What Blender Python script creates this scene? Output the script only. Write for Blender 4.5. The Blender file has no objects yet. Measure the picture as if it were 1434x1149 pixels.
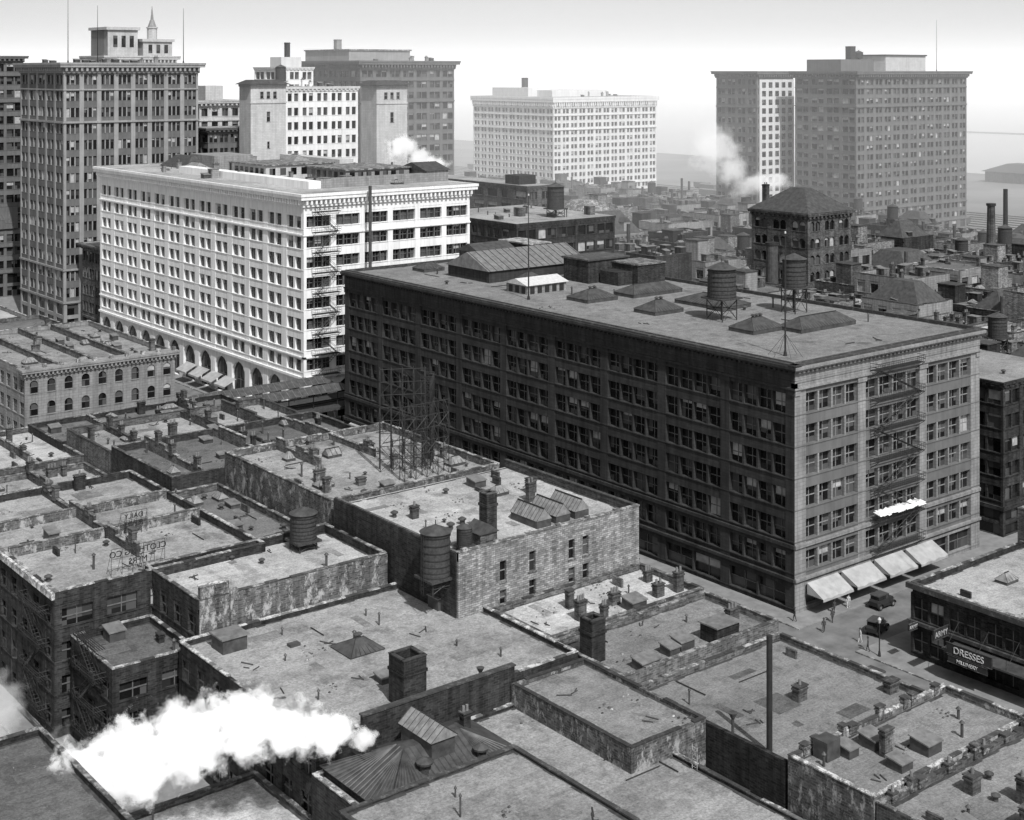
import bpy, math, random
from mathutils import Vector, Matrix
R = random.Random(11)
sc = bpy.context.scene
COL = sc.collection

# ------------------------------------------------------------------ materials
def nt(name):
    m = bpy.data.materials.new(name); m.use_nodes = True
    t = m.node_tree; b = t.nodes['Principled BSDF']
    return m, t, b
def N(t, k, **kw):
    n = t.nodes.new(k)
    for a, v in kw.items():
        if a in n.inputs: n.inputs[a].default_value = v
        else: setattr(n, a, v)
    return n
def ramp(t, stops):
    r = t.nodes.new('ShaderNodeValToRGB')
    e = r.color_ramp.elements
    while len(e) < len(stops): e.new(0.5)
    for i, (p, c) in enumerate(stops):
        e[i].position = p; e[i].color = (c, c, c, 1)
    return r
def mul(t, a, b, mode='MULTIPLY', fac=1.0):
    m = t.nodes.new('ShaderNodeMix'); m.data_type = 'RGBA'; m.blend_type = mode
    m.inputs[0].default_value = fac
    t.links.new(a, m.inputs[6]); t.links.new(b, m.inputs[7])
    return m.outputs[2]
def pos(t, shift=False):
    p = t.nodes.new('ShaderNodeNewGeometry').outputs['Position']
    if not shift: return p
    oi = t.nodes.new('ShaderNodeObjectInfo')
    s = t.nodes.new('ShaderNodeVectorMath'); s.operation = 'SCALE'; s.inputs[0].default_value = (83, 57, 0)
    t.links.new(oi.outputs['Random'], s.inputs['Scale'])
    a = t.nodes.new('ShaderNodeVectorMath'); a.operation = 'ADD'
    t.links.new(p, a.inputs[0]); t.links.new(s.outputs[0], a.inputs[1])
    return a.outputs[0]
def noise(t, vec, scale, detail=4, rough=.6):
    n = N(t, 'ShaderNodeTexNoise', Scale=scale, Detail=detail, Roughness=rough)
    t.links.new(vec, n.inputs['Vector']); return n.outputs['Fac']
def objrand(t, lo, hi):
    oi = t.nodes.new('ShaderNodeObjectInfo'); r = ramp(t, [(0, lo), (1, hi)])
    t.links.new(oi.outputs['Random'], r.inputs[0]); return r.outputs[0]
def scalev(t, vec, s):
    m = t.nodes.new('ShaderNodeMapping'); m.inputs['Scale'].default_value = s
    t.links.new(vec, m.inputs['Vector']); return m.outputs['Vector']
def bump(t, b, h, strength=.4, dist=.05):
    n = N(t, 'ShaderNodeBump', Strength=strength, Distance=dist)
    t.links.new(h, n.inputs['Height']); t.links.new(n.outputs[0], b.inputs['Normal'])
def brickt(t, vec, c1, c2, mo, ms, bw, bh):
    br = N(t, 'ShaderNodeTexBrick', Scale=1.0)
    br.inputs['Color1'].default_value = (c1,)*3+(1,); br.inputs['Color2'].default_value = (c2,)*3+(1,)
    br.inputs['Mortar'].default_value = (mo,)*3+(1,); br.inputs['Mortar Size'].default_value = ms
    br.inputs['Brick Width'].default_value = bw; br.inputs['Row Height'].default_value = bh
    t.links.new(vec, br.inputs['Vector']); return br.outputs['Color']

def m_wall(name, base, var=.25, streak=.35, brick=None, rough=.85, orand=.15, wash=None):
    m, t, b = nt(name); p = pos(t)
    blot = ramp(t, [(.3, base*(1-var)), (.7, base*(1+var))])
    t.links.new(noise(t, p, .28, 7, .65), blot.inputs[0])
    st = ramp(t, [(.32, 1-streak), (.6, 1.0)])
    t.links.new(noise(t, scalev(t, p, (1.5, 1.5, .09)), 1.0, 5), st.inputs[0])
    c = mul(t, blot.outputs[0], st.outputs[0])
    if brick:
        bw, bh, mo, cv = brick
        sep = t.nodes.new('ShaderNodeSeparateXYZ'); t.links.new(p, sep.inputs[0])
        ad = t.nodes.new('ShaderNodeMath'); ad.operation = 'ADD'
        t.links.new(sep.outputs[0], ad.inputs[0]); t.links.new(sep.outputs[1], ad.inputs[1])
        cb = t.nodes.new('ShaderNodeCombineXYZ')
        t.links.new(ad.outputs[0], cb.inputs[0]); t.links.new(sep.outputs[2], cb.inputs[1])
        c = mul(t, c, brickt(t, cb.outputs[0], 1-cv, 1+cv, mo, bh*.1, bw, bh))
        gr = ramp(t, [(.3, .55), (.7, 1.5)]); t.links.new(noise(t, scalev(t, p, (1, 1, 2.2)), 2.4, 6, .8), gr.inputs[0])
        if cv > .2: c = mul(t, c, gr.outputs[0])
    if wash:
        # flaking whitewash and efflorescence
        wr = ramp(t, [(wash[0], 0), (wash[0]+.08, 1)]); t.links.new(noise(t, scalev(t, p, (1, 1, .6)), .9, 9, .8), wr.inputs[0])
        mx = t.nodes.new('ShaderNodeMix'); mx.data_type = 'RGBA'; mx.inputs[7].default_value = (wash[1],)*3+(1,)
        t.links.new(wr.outputs[0], mx.inputs[0]); t.links.new(c, mx.inputs[6]); c = mx.outputs[2]
    if orand: c = mul(t, c, objrand(t, 1-orand, 1+orand))
    t.links.new(c, b.inputs['Base Color'])
    b.inputs['Roughness'].default_value = rough
    b.inputs['Specular IOR Level'].default_value = .2
    bump(t, b, noise(t, p, 5, 5), .35, .04)
    return m
def m_roof(name, base, contrast=.35, rough=.95, orand=.22):
    m, t, b = nt(name); p = pos(t, True)
    big = ramp(t, [(.33, base*(1-contrast)), (.46, base*.95), (.54, base*1.05), (.68, base*(1+contrast*.6))])
    t.links.new(noise(t, p, .09, 9, .66), big.inputs[0])
    mid = ramp(t, [(.33, .66), (.5, .97), (.6, 1.04), (.75, 1.3)])
    t.links.new(noise(t, p, .7, 8, .72), mid.inputs[0])
    c = mul(t, big.outputs[0], mid.outputs[0])
    fine = ramp(t, [(.3, .55), (.7, 1.45)])
    t.links.new(noise(t, p, 4, 5, .8), fine.inputs[0])
    c = mul(t, c, fine.outputs[0])
    pool = ramp(t, [(.35, .45), (.42, 1.0)])
    t.links.new(noise(t, scalev(t, p, (1, .7, 1)), .23, 7, .65), pool.inputs[0])
    c = mul(t, c, pool.outputs[0], fac=.6)
    pale = ramp(t, [(.6, 1.0), (.7, 1.35)])
    t.links.new(noise(t, scalev(t, p, (.6, 1.3, 1)), .37, 8, .75), pale.inputs[0])
    c = mul(t, c, pale.outputs[0])
    dn = N(t, 'ShaderNodeTexNoise', Scale=.4, Detail=3.0); t.links.new(p, dn.inputs['Vector'])
    dv = t.nodes.new('ShaderNodeVectorMath'); dv.operation = 'MULTIPLY_ADD'; dv.inputs[1].default_value = (.5, .5, 0)
    t.links.new(dn.outputs['Color'], dv.inputs[0]); t.links.new(p, dv.inputs[2])
    c = mul(t, c, brickt(t, dv.outputs[0], .88, 1.1, .62, .025, 9.0, 1.05), fac=.6)
    c = mul(t, c, objrand(t, 1-orand, 1+orand))
    t.links.new(c, b.inputs['Base Color'])
    b.inputs['Roughness'].default_value = rough
    b.inputs['Specular IOR Level'].default_value = .15
    bump(t, b, noise(t, p, 4, 6, .75), .7, .08)
    return m
def m_glass(name, v=.02):
    m, t, b = nt(name); p = pos(t)
    r = ramp(t, [(.35, v*.4), (.6, v), (.8, v*4)])
    wn = N(t, 'ShaderNodeTexWhiteNoise'); wn.noise_dimensions = '3D'
    sn = t.nodes.new('ShaderNodeVectorMath'); sn.operation = 'SNAP'
    sn.inputs[1].default_value = (1.7, 1.7, 2.1)
    t.links.new(p, sn.inputs[0]); t.links.new(sn.outputs[0], wn.inputs['Vector'])
    t.links.new(wn.outputs['Value'], r.inputs[0])
    t.links.new(r.outputs[0], b.inputs['Base Color'])
    b.inputs['Roughness'].default_value = .2
    b.inputs['Specular IOR Level'].default_value = .35
    bump(t, b, noise(t, p, .7, 2), .15, .1)
    return m
def m_plain(name, v, rough=.7, var=.3, scale=2.0, metal=0):
    m, t, b = nt(name); p = pos(t)
    r = ramp(t, [(.3, v*(1-var)), (.7, v*(1+var))])
    t.links.new(noise(t, p, scale, 6), r.inputs[0])
    t.links.new(r.outputs[0], b.inputs['Base Color'])
    b.inputs['Roughness'].default_value = rough
    b.inputs['Metallic'].default_value = metal
    b.inputs['Specular IOR Level'].default_value = .3
    bump(t, b, noise(t, p, scale*4, 4), .25, .03)
    return m
def m_coping(name, a, c2, th=.5, lo=.5):
    m, t, b = nt(name); p = pos(t)
    r = ramp(t, [(th-.12, a), (th, a*1.6), (th+.07, c2)])
    t.links.new(noise(t, p, .9, 8, .8), r.inputs[0])
    t.links.new(mul(t, r.outputs[0], objrand(t, lo, 1.15)), b.inputs['Base Color']); b.inputs['Roughness'].default_value = .9
    return m
BR = (.62, .24, 1.5, .45)
M = dict(
 dstone=m_wall('soot_and_shade_stone', .044, .3, .45, (1.2, .45, .8, .12), orand=0),  # sooty stone, darkened further to put the west front's shade in the colour
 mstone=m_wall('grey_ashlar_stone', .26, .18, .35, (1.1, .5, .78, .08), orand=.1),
 white=m_wall('white_terra_cotta', .78, .06, .2, orand=0),
 white2=m_wall('white_glazed_brick', .68, .08, .15),
 tower=m_wall('buff_tower_stone', .46, .12, .2, (1.2, .5, .85, .06), orand=.05),
 office=m_wall('office_grey_stone', .26, .15, .2, orand=.05),
 office2=m_wall('office_brown_brick', .13, .15, .2, orand=.05),
 dbrick=m_wall('sooty_dark_brick', .032, .45, .55, BR, wash=(.68, .11)),
 brick=m_wall('common_brick', .21, .35, .4, (.62, .24, .45, .4), wash=(.67, .4)),
 mbrick=m_wall('weathered_brick', .09, .45, .5, BR, orand=.3, wash=(.64, .26)),
 wbrick=m_wall('whitewashed_brick', .09, .45, .5, BR, orand=.1, wash=(.52, .32)),
 roof=m_roof('gravel_roof', .25), roofd=m_roof('tar_roof_dark', .13), roofl=m_roof('felt_roof_light', .35, .35),
 roofm=m_roof('smooth_tar_roof', .19, .2, orand=.05), tar=m_plain('tar_flashing', .05, .8, .5, 1.2),
 glass=m_glass('window_glass'), skyglass=m_plain('wired_skylight_glass', .2, .35, .4, 1.5),
 blind=m_plain('window_blind', .34, .9, .35, .8), sash=m_plain('painted_sash', .11, .6),
 sashw=m_plain('light_sash', .22, .6),
 coping=m_coping('whitewashed_coping', .08, .42), copd=m_coping('soot_coping', .04, .15, .55), copw=m_coping('limed_coping', .12, .6, .49, .85),
 iron=m_plain('black_iron', .025, .55), metal=m_plain('galvanised_sheet', .2, .5, .35, 1.2, .3),
 dmetal=m_plain('dark_sheet_metal', .07, .55, .4, 1.2, .2), wood=m_plain('tank_wood', .045, .85, .4, 3),
 pot=m_plain('clay_pot', .16, .8), canvas=m_plain('awning_canvas', .34, .9, .25, .6),
 signd=m_plain('sign_board_dark', .03, .5), signw=m_plain('sign_paint_white', .5, .7, .15), signg=m_plain('faded_sign_paint', .13, .8, .3),
 asphalt=m_plain('dusty_street_paving', .15, .9, .3, .4), walk=m_plain('concrete_sidewalk', .2, .9, .25, .5),
 cloth=m_plain('white_cloth', .75, .9, .1), rubber=m_plain('tyre_rubber', .02, .8), carp=m_plain('car_enamel', .03, .3, .1),
 suit=m_plain('wool_suit', .05, .95, .2), dress=m_plain('light_dress', .5, .95, .1),
)

# ------------------------------------------------------------------ mesh builder
class B:
    def __init__(s, name): s.name = name; s.p = {}
    def g(s, part): return s.p.setdefault(part, ([], []))
    def poly(s, part, vs):
        V, F = s.g(part); i = len(V); V.extend(vs); F.append(tuple(range(i, i+len(vs))))
    def raw(s, part, vs, fs):
        V, F = s.g(part); i = len(V); V.extend(vs); F.extend(tuple(i+j for j in f) for f in fs)
    def box(s, part, x0, x1, y0, y1, z0, z1):
        if x1 < x0: x0, x1 = x1, x0
        if y1 < y0: y0, y1 = y1, y0
        s.raw(part, [(x0,y0,z0),(x1,y0,z0),(x1,y1,z0),(x0,y1,z0),(x0,y0,z1),(x1,y0,z1),(x1,y1,z1),(x0,y1,z1)],
              [(3,2,1,0),(4,5,6,7),(0,1,5,4),(1,2,6,5),(2,3,7,6),(3,0,4,7)])
    def cyl(s, part, x, y, z0, z1, r, r2=None, n=14):
        if r2 is None: r2 = r
        vs = [(x+r*math.cos(2*math.pi*i/n), y+r*math.sin(2*math.pi*i/n), z0) for i in range(n)]
        vs += [(x+r2*math.cos(2*math.pi*i/n), y+r2*math.sin(2*math.pi*i/n), z1) for i in range(n)]
        fs = [(i, (i+1) % n, n+(i+1) % n, n+i) for i in range(n)]
        fs += [tuple(range(n-1, -1, -1)), tuple(range(n, 2*n))]
        s.raw(part, vs, fs)
    def beam(s, part, a, b, r=.06):
        a = Vector(a); b = Vector(b); d = (b-a)
        if d.length < 1e-4: return
        d.normalize(); u = d.orthogonal().normalized(); w = d.cross(u)
        vs = []
        for q in (a, b):
            for k in range(4):
                an = math.pi/4+k*math.pi/2
                vs.append(tuple(q+u*r*math.cos(an)+w*r*math.sin(an)))
        s.raw(part, vs, [(0,1,5,4),(1,2,6,5),(2,3,7,6),(3,0,4,7),(3,2,1,0),(4,5,6,7)])
    def gable(s, part, x0, x1, y0, y1, z0, z1, axis='x'):
        if axis == 'x':
            ym = (y0+y1)/2; a = (x0, ym, z1); b = (x1, ym, z1)
            vs = [(x0,y0,z0),(x1,y0,z0),(x1,y1,z0),(x0,y1,z0),a,b]; fs = [(0,1,5,4),(2,3,4,5),(1,2,5),(3,0,4),(3,2,1,0)]
        else:
            xm = (x0+x1)/2; a = (xm, y0, z1); b = (xm, y1, z1)
            vs = [(x0,y0,z0),(x1,y0,z0),(x1,y1,z0),(x0,y1,z0),a,b]; fs = [(0,1,4),(1,2,5,4),(2,3,5),(3,0,4,5),(3,2,1,0)]
        s.raw(part, vs, fs)
    def hip(s, part, x0, x1, y0, y1, z0, z1, i):
        vs = [(x0,y0,z0),(x1,y0,z0),(x1,y1,z0),(x0,y1,z0),(x0+i,y0+i,z1),(x1-i,y0+i,z1),(x1-i,y1-i,z1),(x0+i,y1-i,z1)]
        s.raw(part, vs, [(3,2,1,0),(4,5,6,7),(0,1,5,4),(1,2,6,5),(2,3,7,6),(3,0,4,7)])
    def finish(s):
        e = bpy.data.objects.new(s.name, None); COL.objects.link(e)
        allv = [v for V, F in s.p.values() for v in V]
        cx = sum(v[0] for v in allv)/len(allv); cy = sum(v[1] for v in allv)/len(allv)
        cz = min(v[2] for v in allv)
        e.location = (cx, cy, cz); e.empty_display_size = 2
        for part, (V, F) in s.p.items():
            nm, mt = part.split(':')
            me = bpy.data.meshes.new(nm)
            me.from_pydata([(v[0]-cx, v[1]-cy, v[2]-cz) for v in V], [], F); me.update()
            me.materials.append(M[mt])
            o = bpy.data.objects.new(nm, me); COL.objects.link(o); o.parent = e
        return e

class Side:
    """local frame for a wall: s along the wall, n outward, z up"""
    def __init__(s, b, side, plane): s.b, s.side, s.pl = b, side, plane
    def box(s, part, s0, s1, n0, n1, z0, z1):
        if s.side == 'W': s.b.box(part, s.pl-n1, s.pl-n0, s0, s1, z0, z1)
        else: s.b.box(part, s0, s1, s.pl-n1, s.pl-n0, z0, z1)
    def P(s, a, n, z):
        return (s.pl-n, a, z) if s.side == 'W' else (a, s.pl-n, z)
    def quad(s, part, s0, s1, n, z0, z1):
        s.b.poly(part, [s.P(s0,n,z0), s.P(s1,n,z0), s.P(s1,n,z1), s.P(s0,n,z1)])

def facade(b, side, plane, a0, a1, z0, z1, bays, floors, wall, pier=1.0, sub=2, mull=.3, sill=.25, head=.15,
           depth=.35, blind=.3, rail=True, sash='sashes:sash', sp=None, proud=0.0, arch=False, cornerpier=None):
    S = Side(b, side, plane); a0 += .003; a1 -= .003
    sp = sp or wall
    fh = (z1-z0)/floors; bw = (a1-a0)/bays
    S.quad('glass:glass', a0+.02, a1-.02, -depth, z0, z1)
    for i in range(bays+1):
        c = a0+i*bw; h = pier/2
        if cornerpier and i in (0, bays): h = cornerpier
        S.box(wall, max(a0, c-h), min(a1, c+h), -depth-.01, proud, z0, z1-.002)
    for k in range(floors+1):
        za = z0+k*fh-(head*fh if k else 0); zb = z0+k*fh+(sill*fh if k < floors else 0)
        if zb-za < .01: continue
        S.box(sp, a0+.01, a1-.01, -depth-.005, -.06, za, min(zb, z1-.01))
        if k < floors and sill*fh > .5: S.box(sp, a0+.02, a1-.02, -.1, .05 if proud < .06 else -.02, zb-.14, zb+.003)
    for i in range(bays):
        c0 = a0+i*bw+pier/2; c1 = a0+(i+1)*bw-pier/2
        if cornerpier and i == 0: c0 = a0+cornerpier
        if cornerpier and i == bays-1: c1 = a1-cornerpier
        ww = (c1-c0-(sub-1)*mull)/sub
        for j in range(sub):
            w0 = c0+j*(ww+mull)
            if j: S.box(wall if mull > .25 else sash, w0-mull, w0, -depth-.008, -.09, z0+.01, z1-.02)
            for k in range(floors):
                b0 = z0+k*fh+sill*fh; b1 = z0+(k+1)*fh-head*fh
                if rail:
                    mz = (b0+b1)/2
                    S.box(sash, w0, w0+ww, -depth-.01, -depth+.09, mz-.06, mz+.06)
                    if ww > 1.6: S.box(sash, w0+ww/2-.05, w0+ww/2+.05, -depth-.01, -depth+.1, b0, b1)
                r = R.random()
                if r < blind:
                    hh = (b1-b0)*R.choice([.2, .3, .4, .5, .5, .7, 1.0])
                    S.quad('blinds:blind', w0+.06, w0+ww-.06, -depth+.03, b1-hh, b1)
                if arch:
                    n = 8; rr = ww/2; cxx = w0+rr; zc = b1-rr
                    pts = [(cxx+rr*math.cos(math.pi*q/n), zc+rr*math.sin(math.pi*q/n)) for q in range(n+1)]
                    for q in range(n):
                        (sa, zz0), (sb, zz1) = pts[q], pts[q+1]
                        b.poly(wall, [S.P(sa,-.07,zz0), S.P(sb,-.07,zz1), S.P(sb,-.07,b1+.01), S.P(sa,-.07,b1+.01)])
                        b.poly(wall, [S.P(sa,-.07,zz0), S.P(sb,-.07,zz1), S.P(sb,-depth,zz1), S.P(sa,-depth,zz0)])

def holes_wall(b, side, plane, a0, a1, z0, z1, holes, wall, depth=.3):
    S = Side(b, side, plane)
    xs = sorted(set([a0, a1]+[h[0] for h in holes]+[h[1] for h in holes]))
    zs = sorted(set([z0, z1]+[h[2] for h in holes]+[h[3] for h in holes]))
    for i in range(len(xs)-1):
        for k in range(len(zs)-1):
            mx = (xs[i]+xs[i+1])/2; mz = (zs[k]+zs[k+1])/2
            if any(h[0] < mx < h[1] and h[2] < mz < h[3] for h in holes): continue
            S.quad(wall, xs[i], xs[i+1], 0, zs[k], zs[k+1])
    for h in holes:
        S.quad('glass:glass', h[0], h[1], -depth, h[2], h[3])
        for (p, q) in (((h[0],h[2]),(h[0],h[3])), ((h[1],h[2]),(h[1],h[3])), ((h[0],h[3]),(h[1],h[3])), ((h[0],h[2]),(h[1],h[2]))):
            b.poly(wall, [S.P(p[0],0,p[1]), S.P(q[0],0,q[1]), S.P(q[0],-depth,q[1]), S.P(p[0],-depth,p[1])])
        S.box('sashes:sashw', h[0], h[1], -depth, -depth+.08, (h[2]+h[3])/2-.05, (h[2]+h[3])/2+.05)
        S.box('sills:coping', h[0]-.12, h[1]+.12, -.05, .1, h[2]-.16, h[2]-.01)

def cornice(b, x0, x1, y0, y1, z0, z1, out, part, dent=None, dpart=None):
    h = (z1-z0)
    b.box(part, x0-out*.25, x1+out*.25, y0-out*.25, y1+out*.25, z0, z0+h*.5)
    b.box(part, x0-out, x1+out, y0-out, y1+out, z0+h*.55, z0+h*.8)
    b.box(part, x0-out*1.12, x1+out*1.12, y0-out*1.12, y1+out*1.12, z0+h*.8+.002, z1)
    b.box(part, x0-out*.3, x1+out*.3, y0-out*.3, y1+out*.3, z0+h*.48, z0+h*.56)
    if dent:
        w = dent*.4
        n = int((x1-x0)/dent)
        for i in range(n+1):
            s = x0+i*(x1-x0-w)/n; b.box(dpart or part, s, s+w, y0-out*.85, y0, z0+h*.2, z0+h*.56)
        n = int((y1-y0)/dent)
        for i in range(n+1):
            s = y0+i*(y1-y0-w)/n; b.box(dpart or part, x0-out*.85, x0, s, s+w, z0+h*.2, z0+h*.56)

def chimney(b, x, y, z, w=1.0, d=.8, h=2.0, mt='mbrick', pots=2):
    p = 'chimneys:'+mt
    b.box(p, x-w/2, x+w/2, y-d/2, y+d/2, z-.3, z+h)
    b.box(p, x-w/2-.08, x+w/2+.08, y-d/2-.08, y+d/2+.08, z+h-.35, z+h-.15)
    b.box('chimney_caps:copd', x-w/2-.1, x+w/2+.1, y-d/2-.1, y+d/2+.1, z+h-.003, z+h+.12)
    for i in range(pots):
        b.cyl('chimney_pots:pot', x-w/2+(i+.5)*w/pots, y, z+h+.1, z+h+.65, .16, .13, 8)
def bigstack(b, x, y, z, w, d, h, mt='dbrick'):
    p = 'stack:'+mt; t = .3
    b.box(p, x-w/2, x+w/2, y-d/2, y+d/2, z-.2, z+h-.8)
    b.box(p, x-w/2-.1, x+w/2+.1, y-d/2-.1, y+d/2+.1, z+h-1.5, z+h-1.2)
    for (xa, xb, ya, yb) in ((x-w/2,x+w/2,y-d/2,y-d/2+t),(x-w/2,x+w/2,y+d/2-t,y+d/2),(x-w/2,x-w/2+t,y-d/2+t,y+d/2-t),(x+w/2-t,x+w/2,y-d/2+t,y+d/2-t)):
        b.box(p, xa, xb, ya, yb, z+h-.8, z+h)
        b.box('stack_coping:copd', xa-.06, xb+.06, ya-.06, yb+.06, z+h, z+h+.12)
def vent(b, x, y, z, h=1.0, r=.12, cap=True):
    b.cyl('vents:dmetal', x, y, z-.1, z+h, r, n=8)
    if cap: b.cyl('vents:dmetal', x, y, z+h+.06, z+h+.3, r*2.0, r*.4, 8)
def mushroom(b, x, y, z, r=.5):
    b.cyl('vents:dmetal', x, y, z-.1, z+r*1.1, r*.55, n=12)
    b.cyl('vents:dmetal', x, y, z+r*1.1, z+r*1.35, r, r*1.05, 12)
    b.cyl('vents:dmetal', x, y, z+r*1.35, z+r*1.8, r*1.05, r*.25, 12)
def hatch(b, x, y, z, w=1.4, d=1.6, h=1.2, mt='dmetal'):
    p = 'roof_hatches:'+mt
    x0,x1,y0,y1 = x-w/2,x+w/2,y-d/2,y+d/2
    b.raw(p, [(x0,y0,z-.1),(x1,y0,z-.1),(x1,y1,z-.1),(x0,y1,z-.1),(x0,y0,z+h*.75),(x1,y0,z+h*.75),(x1,y1,z+h),(x0,y1,z+h)],
          [(3,2,1,0),(0,1,5,4),(1,2,6,5),(2,3,7,6),(3,0,4,7)])
    o = .12
    b.raw('roof_hatch_lids:metal', [(x0-o,y0-o,z+h*.75-.02),(x1+o,y0-o,z+h*.75-.02),(x1+o,y1+o,z+h-.02),(x0-o,y1+o,z+h-.02),
         (x0-o,y0-o,z+h*.75+.1),(x1+o,y0-o,z+h*.75+.1),(x1+o,y1+o,z+h+.1),(x0-o,y1+o,z+h+.1)],
          [(3,2,1,0),(4,5,6,7),(0,1,5,4),(1,2,6,5),(2,3,7,6),(3,0,4,7)])
def skylight(b, x, y, z, w, d, h=1.0, axis='x', curb=.4, vents=0, dark=False, hip=True):
    x0,x1,y0,y1 = x-w/2,x+w/2,y-d/2,y+d/2
    b.box('skylight_curbs:dmetal', x0, x1, y0, y1, z-.05, z+curb)
    gp = 'skylight_panes:dmetal' if dark else 'skylight_panes:skyglass'
    i = (min(w, d)/2*.92) if hip else 0
    if hip: b.hip(gp, x0-.06, x1+.06, y0-.06, y1+.06, z+curb, z+curb+h, i)
    else: b.gable(gp, x0-.06, x1+.06, y0-.06, y1+.06, z+curb, z+curb+h, axis)
    if (w >= d and hip) or (not hip and axis == 'x'):
        n = max(3, int(w/.6)); ym = (y0+y1)/2
        for k in range(n+1):
            s = x0+k*w/n; xr = min(max(s, x0+i), x1-i)
            zz = z+curb+h+.03
            b.beam('skylight_bars:iron', (s, y0-.06, z+curb+.03), (xr if hip else s, ym, zz), .035)
            b.beam('skylight_bars:iron', (s, y1+.06, z+curb+.03), (xr if hip else s, ym, zz), .035)
        b.beam('skylight_bars:iron', (x0+i, ym, z+curb+h+.05), (x1-i, ym, z+curb+h+.05), .09)
    else:
        n = max(3, int(d/.6)); xm = (x0+x1)/2
        for k in range(n+1):
            s = y0+k*d/n; yr = min(max(s, y0+i), y1-i)
            b.beam('skylight_bars:iron', (x0-.06, s, z+curb+.03), (xm, yr if hip else s, z+curb+h+.03), .035)
            b.beam('skylight_bars:iron', (x1+.06, s, z+curb+.03), (xm, yr if hip else s, z+curb+h+.03), .035)
        b.beam('skylight_bars:iron', (xm, y0+i, z+curb+h+.05), (xm, y1-i, z+curb+h+.05), .09)
    for v in range(vents):
        t = (v+.5)/vents
        if w >= d: mushroom(b, x0+i+(w-2*i)*t, y, z+curb+h-.1, .38)
        else: mushroom(b, x, y0+i+(d-2*i)*t, z+curb+h-.1, .38)
def clutter(b, x0, x1, y0, y1, z, n, seed, kinds='cvhsmpbd', mt='mbrick'):
    r = random.Random(seed); used = []
    for _ in range(n*3):
        if len(used) >= n: break
        x = r.uniform(x0+1, x1-1); y = r.uniform(y0+1, y1-1)
        if any(abs(x-a) < 1.5 and abs(y-c) < 1.5 for a, c in used): continue
        used.append((x, y)); k = r.choice(kinds)
        if k == 'c': chimney(b, x, y, z, r.uniform(.6, 1.5), r.uniform(.6, 1), r.uniform(.9, 2.4), mt, r.choice([0,0,1,2,3]))
        elif k == 'v': vent(b, x, y, z, r.uniform(.5, 1.8), r.uniform(.07, .16))
        elif k == 'h': hatch(b, x, y, z, r.uniform(1.1, 1.8), r.uniform(1.2, 2), r.uniform(.7, 1.5))
        elif k == 's': skylight(b, x, y, z, r.uniform(1.4, 2.8), r.uniform(1.4, 2.2), r.uniform(.5, .9), hip=r.random() < .6)
        elif k == 'm': mushroom(b, x, y, z, r.uniform(.25, .5))
        elif k == 'p':
            L = r.uniform(1.5, 5)
            if r.random() < .5: b.beam('pipes:iron', (x, y, z+.12), (min(x+L, x1-.4), y, z+.12), .06)
            else: b.beam('pipes:iron', (x, y, z+.12), (x, min(y+L, y1-.4), z+.12), .06)
        elif k == 'b':
            b.box('roof_walls:'+mt, x-.15, x+.15, y-r.uniform(.6, 1.6), y+.6, z-.05, z+r.uniform(.5, 1.1))
        elif k == 'w':
            b.box('bulkheads:'+mt, x-.9, x+.9, y-1.1, y+1.1, z-.05, z+2.1); b.box('bulkhead_tops:metal', x-1, x+1, y-1.2, y+1.2, z+2.1, z+2.22)
            b.box('bulkhead_doors:iron', x-.94, x-.905, y-.4, y+.4, z+.05, z+1.85)
        elif k == 'r':
            # rubble and litter
            for q in range(9):
                xx = x+r.gauss(0, .7); yy = y+r.gauss(0, .7); s = r.uniform(.05, .16)
                b.hip('rubble:'+r.choice(['coping','copd','mbrick']), xx-s, xx+s, yy-s*.7, yy+s*.7, z, z+s, s*.4)
        elif k == 'd':
            for q in range(3):
                a = r.uniform(0, 3.1); L = r.uniform(.5, 1.6)
                xx = x+r.uniform(-.7, .7); yy = y+r.uniform(-.7, .7)
                b.beam('loose_boards:wood', (xx, yy, z+.06), (xx+L*math.cos(a), yy+L*math.sin(a), z+.08), .07)
def flashing(b, x0, x1, y0, y1, z, seed, t=.35, base='roof'):
    """uneven tar flashing along the parapets plus a few felt repair sheets"""
    r = random.Random(seed+99)
    for side in 'SNWE':
        L = (x1-x0-2*t) if side in 'SN' else (y1-y0-2*t)
        s = 0
        while s < L-.3:
            l = min(r.uniform(.6, 2.2), L-s); w = r.uniform(.12, .45)
            if side == 'S': q = (x0+t+s, x0+t+s+l, y0+t, y0+t+w)
            elif side == 'N': q = (x0+t+s, x0+t+s+l, y1-t-w, y1-t)
            elif side == 'W': q = (x0+t, x0+t+w, y0+t+s, y0+t+s+l)
            else: q = (x1-t-w, x1-t, y0+t+s, y0+t+s+l)
            zz = z+.011+(.004 if side in 'WE' else 0)
            j = lambda: r.uniform(-.08, .08)
            b.poly('tar_flashing:tar', [(q[0],q[2],zz),(q[1],q[2]+(j() if side == 'N' else 0),zz),(q[1],q[3]+(j() if side == 'S' else 0),zz),(q[0],q[3],zz)])
            s += l
    A = (x1-x0)*(y1-y0)
    for k in range(min(9, int(A/110)+1)):
        if x1-x0 < 5 or y1-y0 < 5: break
        cx = r.uniform(x0+2.2, x1-2.2); cy = r.uniform(y0+2.2, y1-2.2)
        a = r.choice([.45, .5, 1.7]); c = r.choice([.5, .9, 1.7]); zz = z+.019+.002*(k % 9); j = lambda: r.uniform(-.1, .1)
        b.poly('roof_repairs:'+({'roofl':'roof','roof':'roofm','roofd':'roofd'}.get(base, 'roofd')), [(cx-a+j(),cy-c+j(),zz),(cx+a+j(),cy-c+j(),zz),(cx+a+j(),cy+c+j(),zz),(cx-a+j(),cy+c+j(),zz)])

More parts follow.
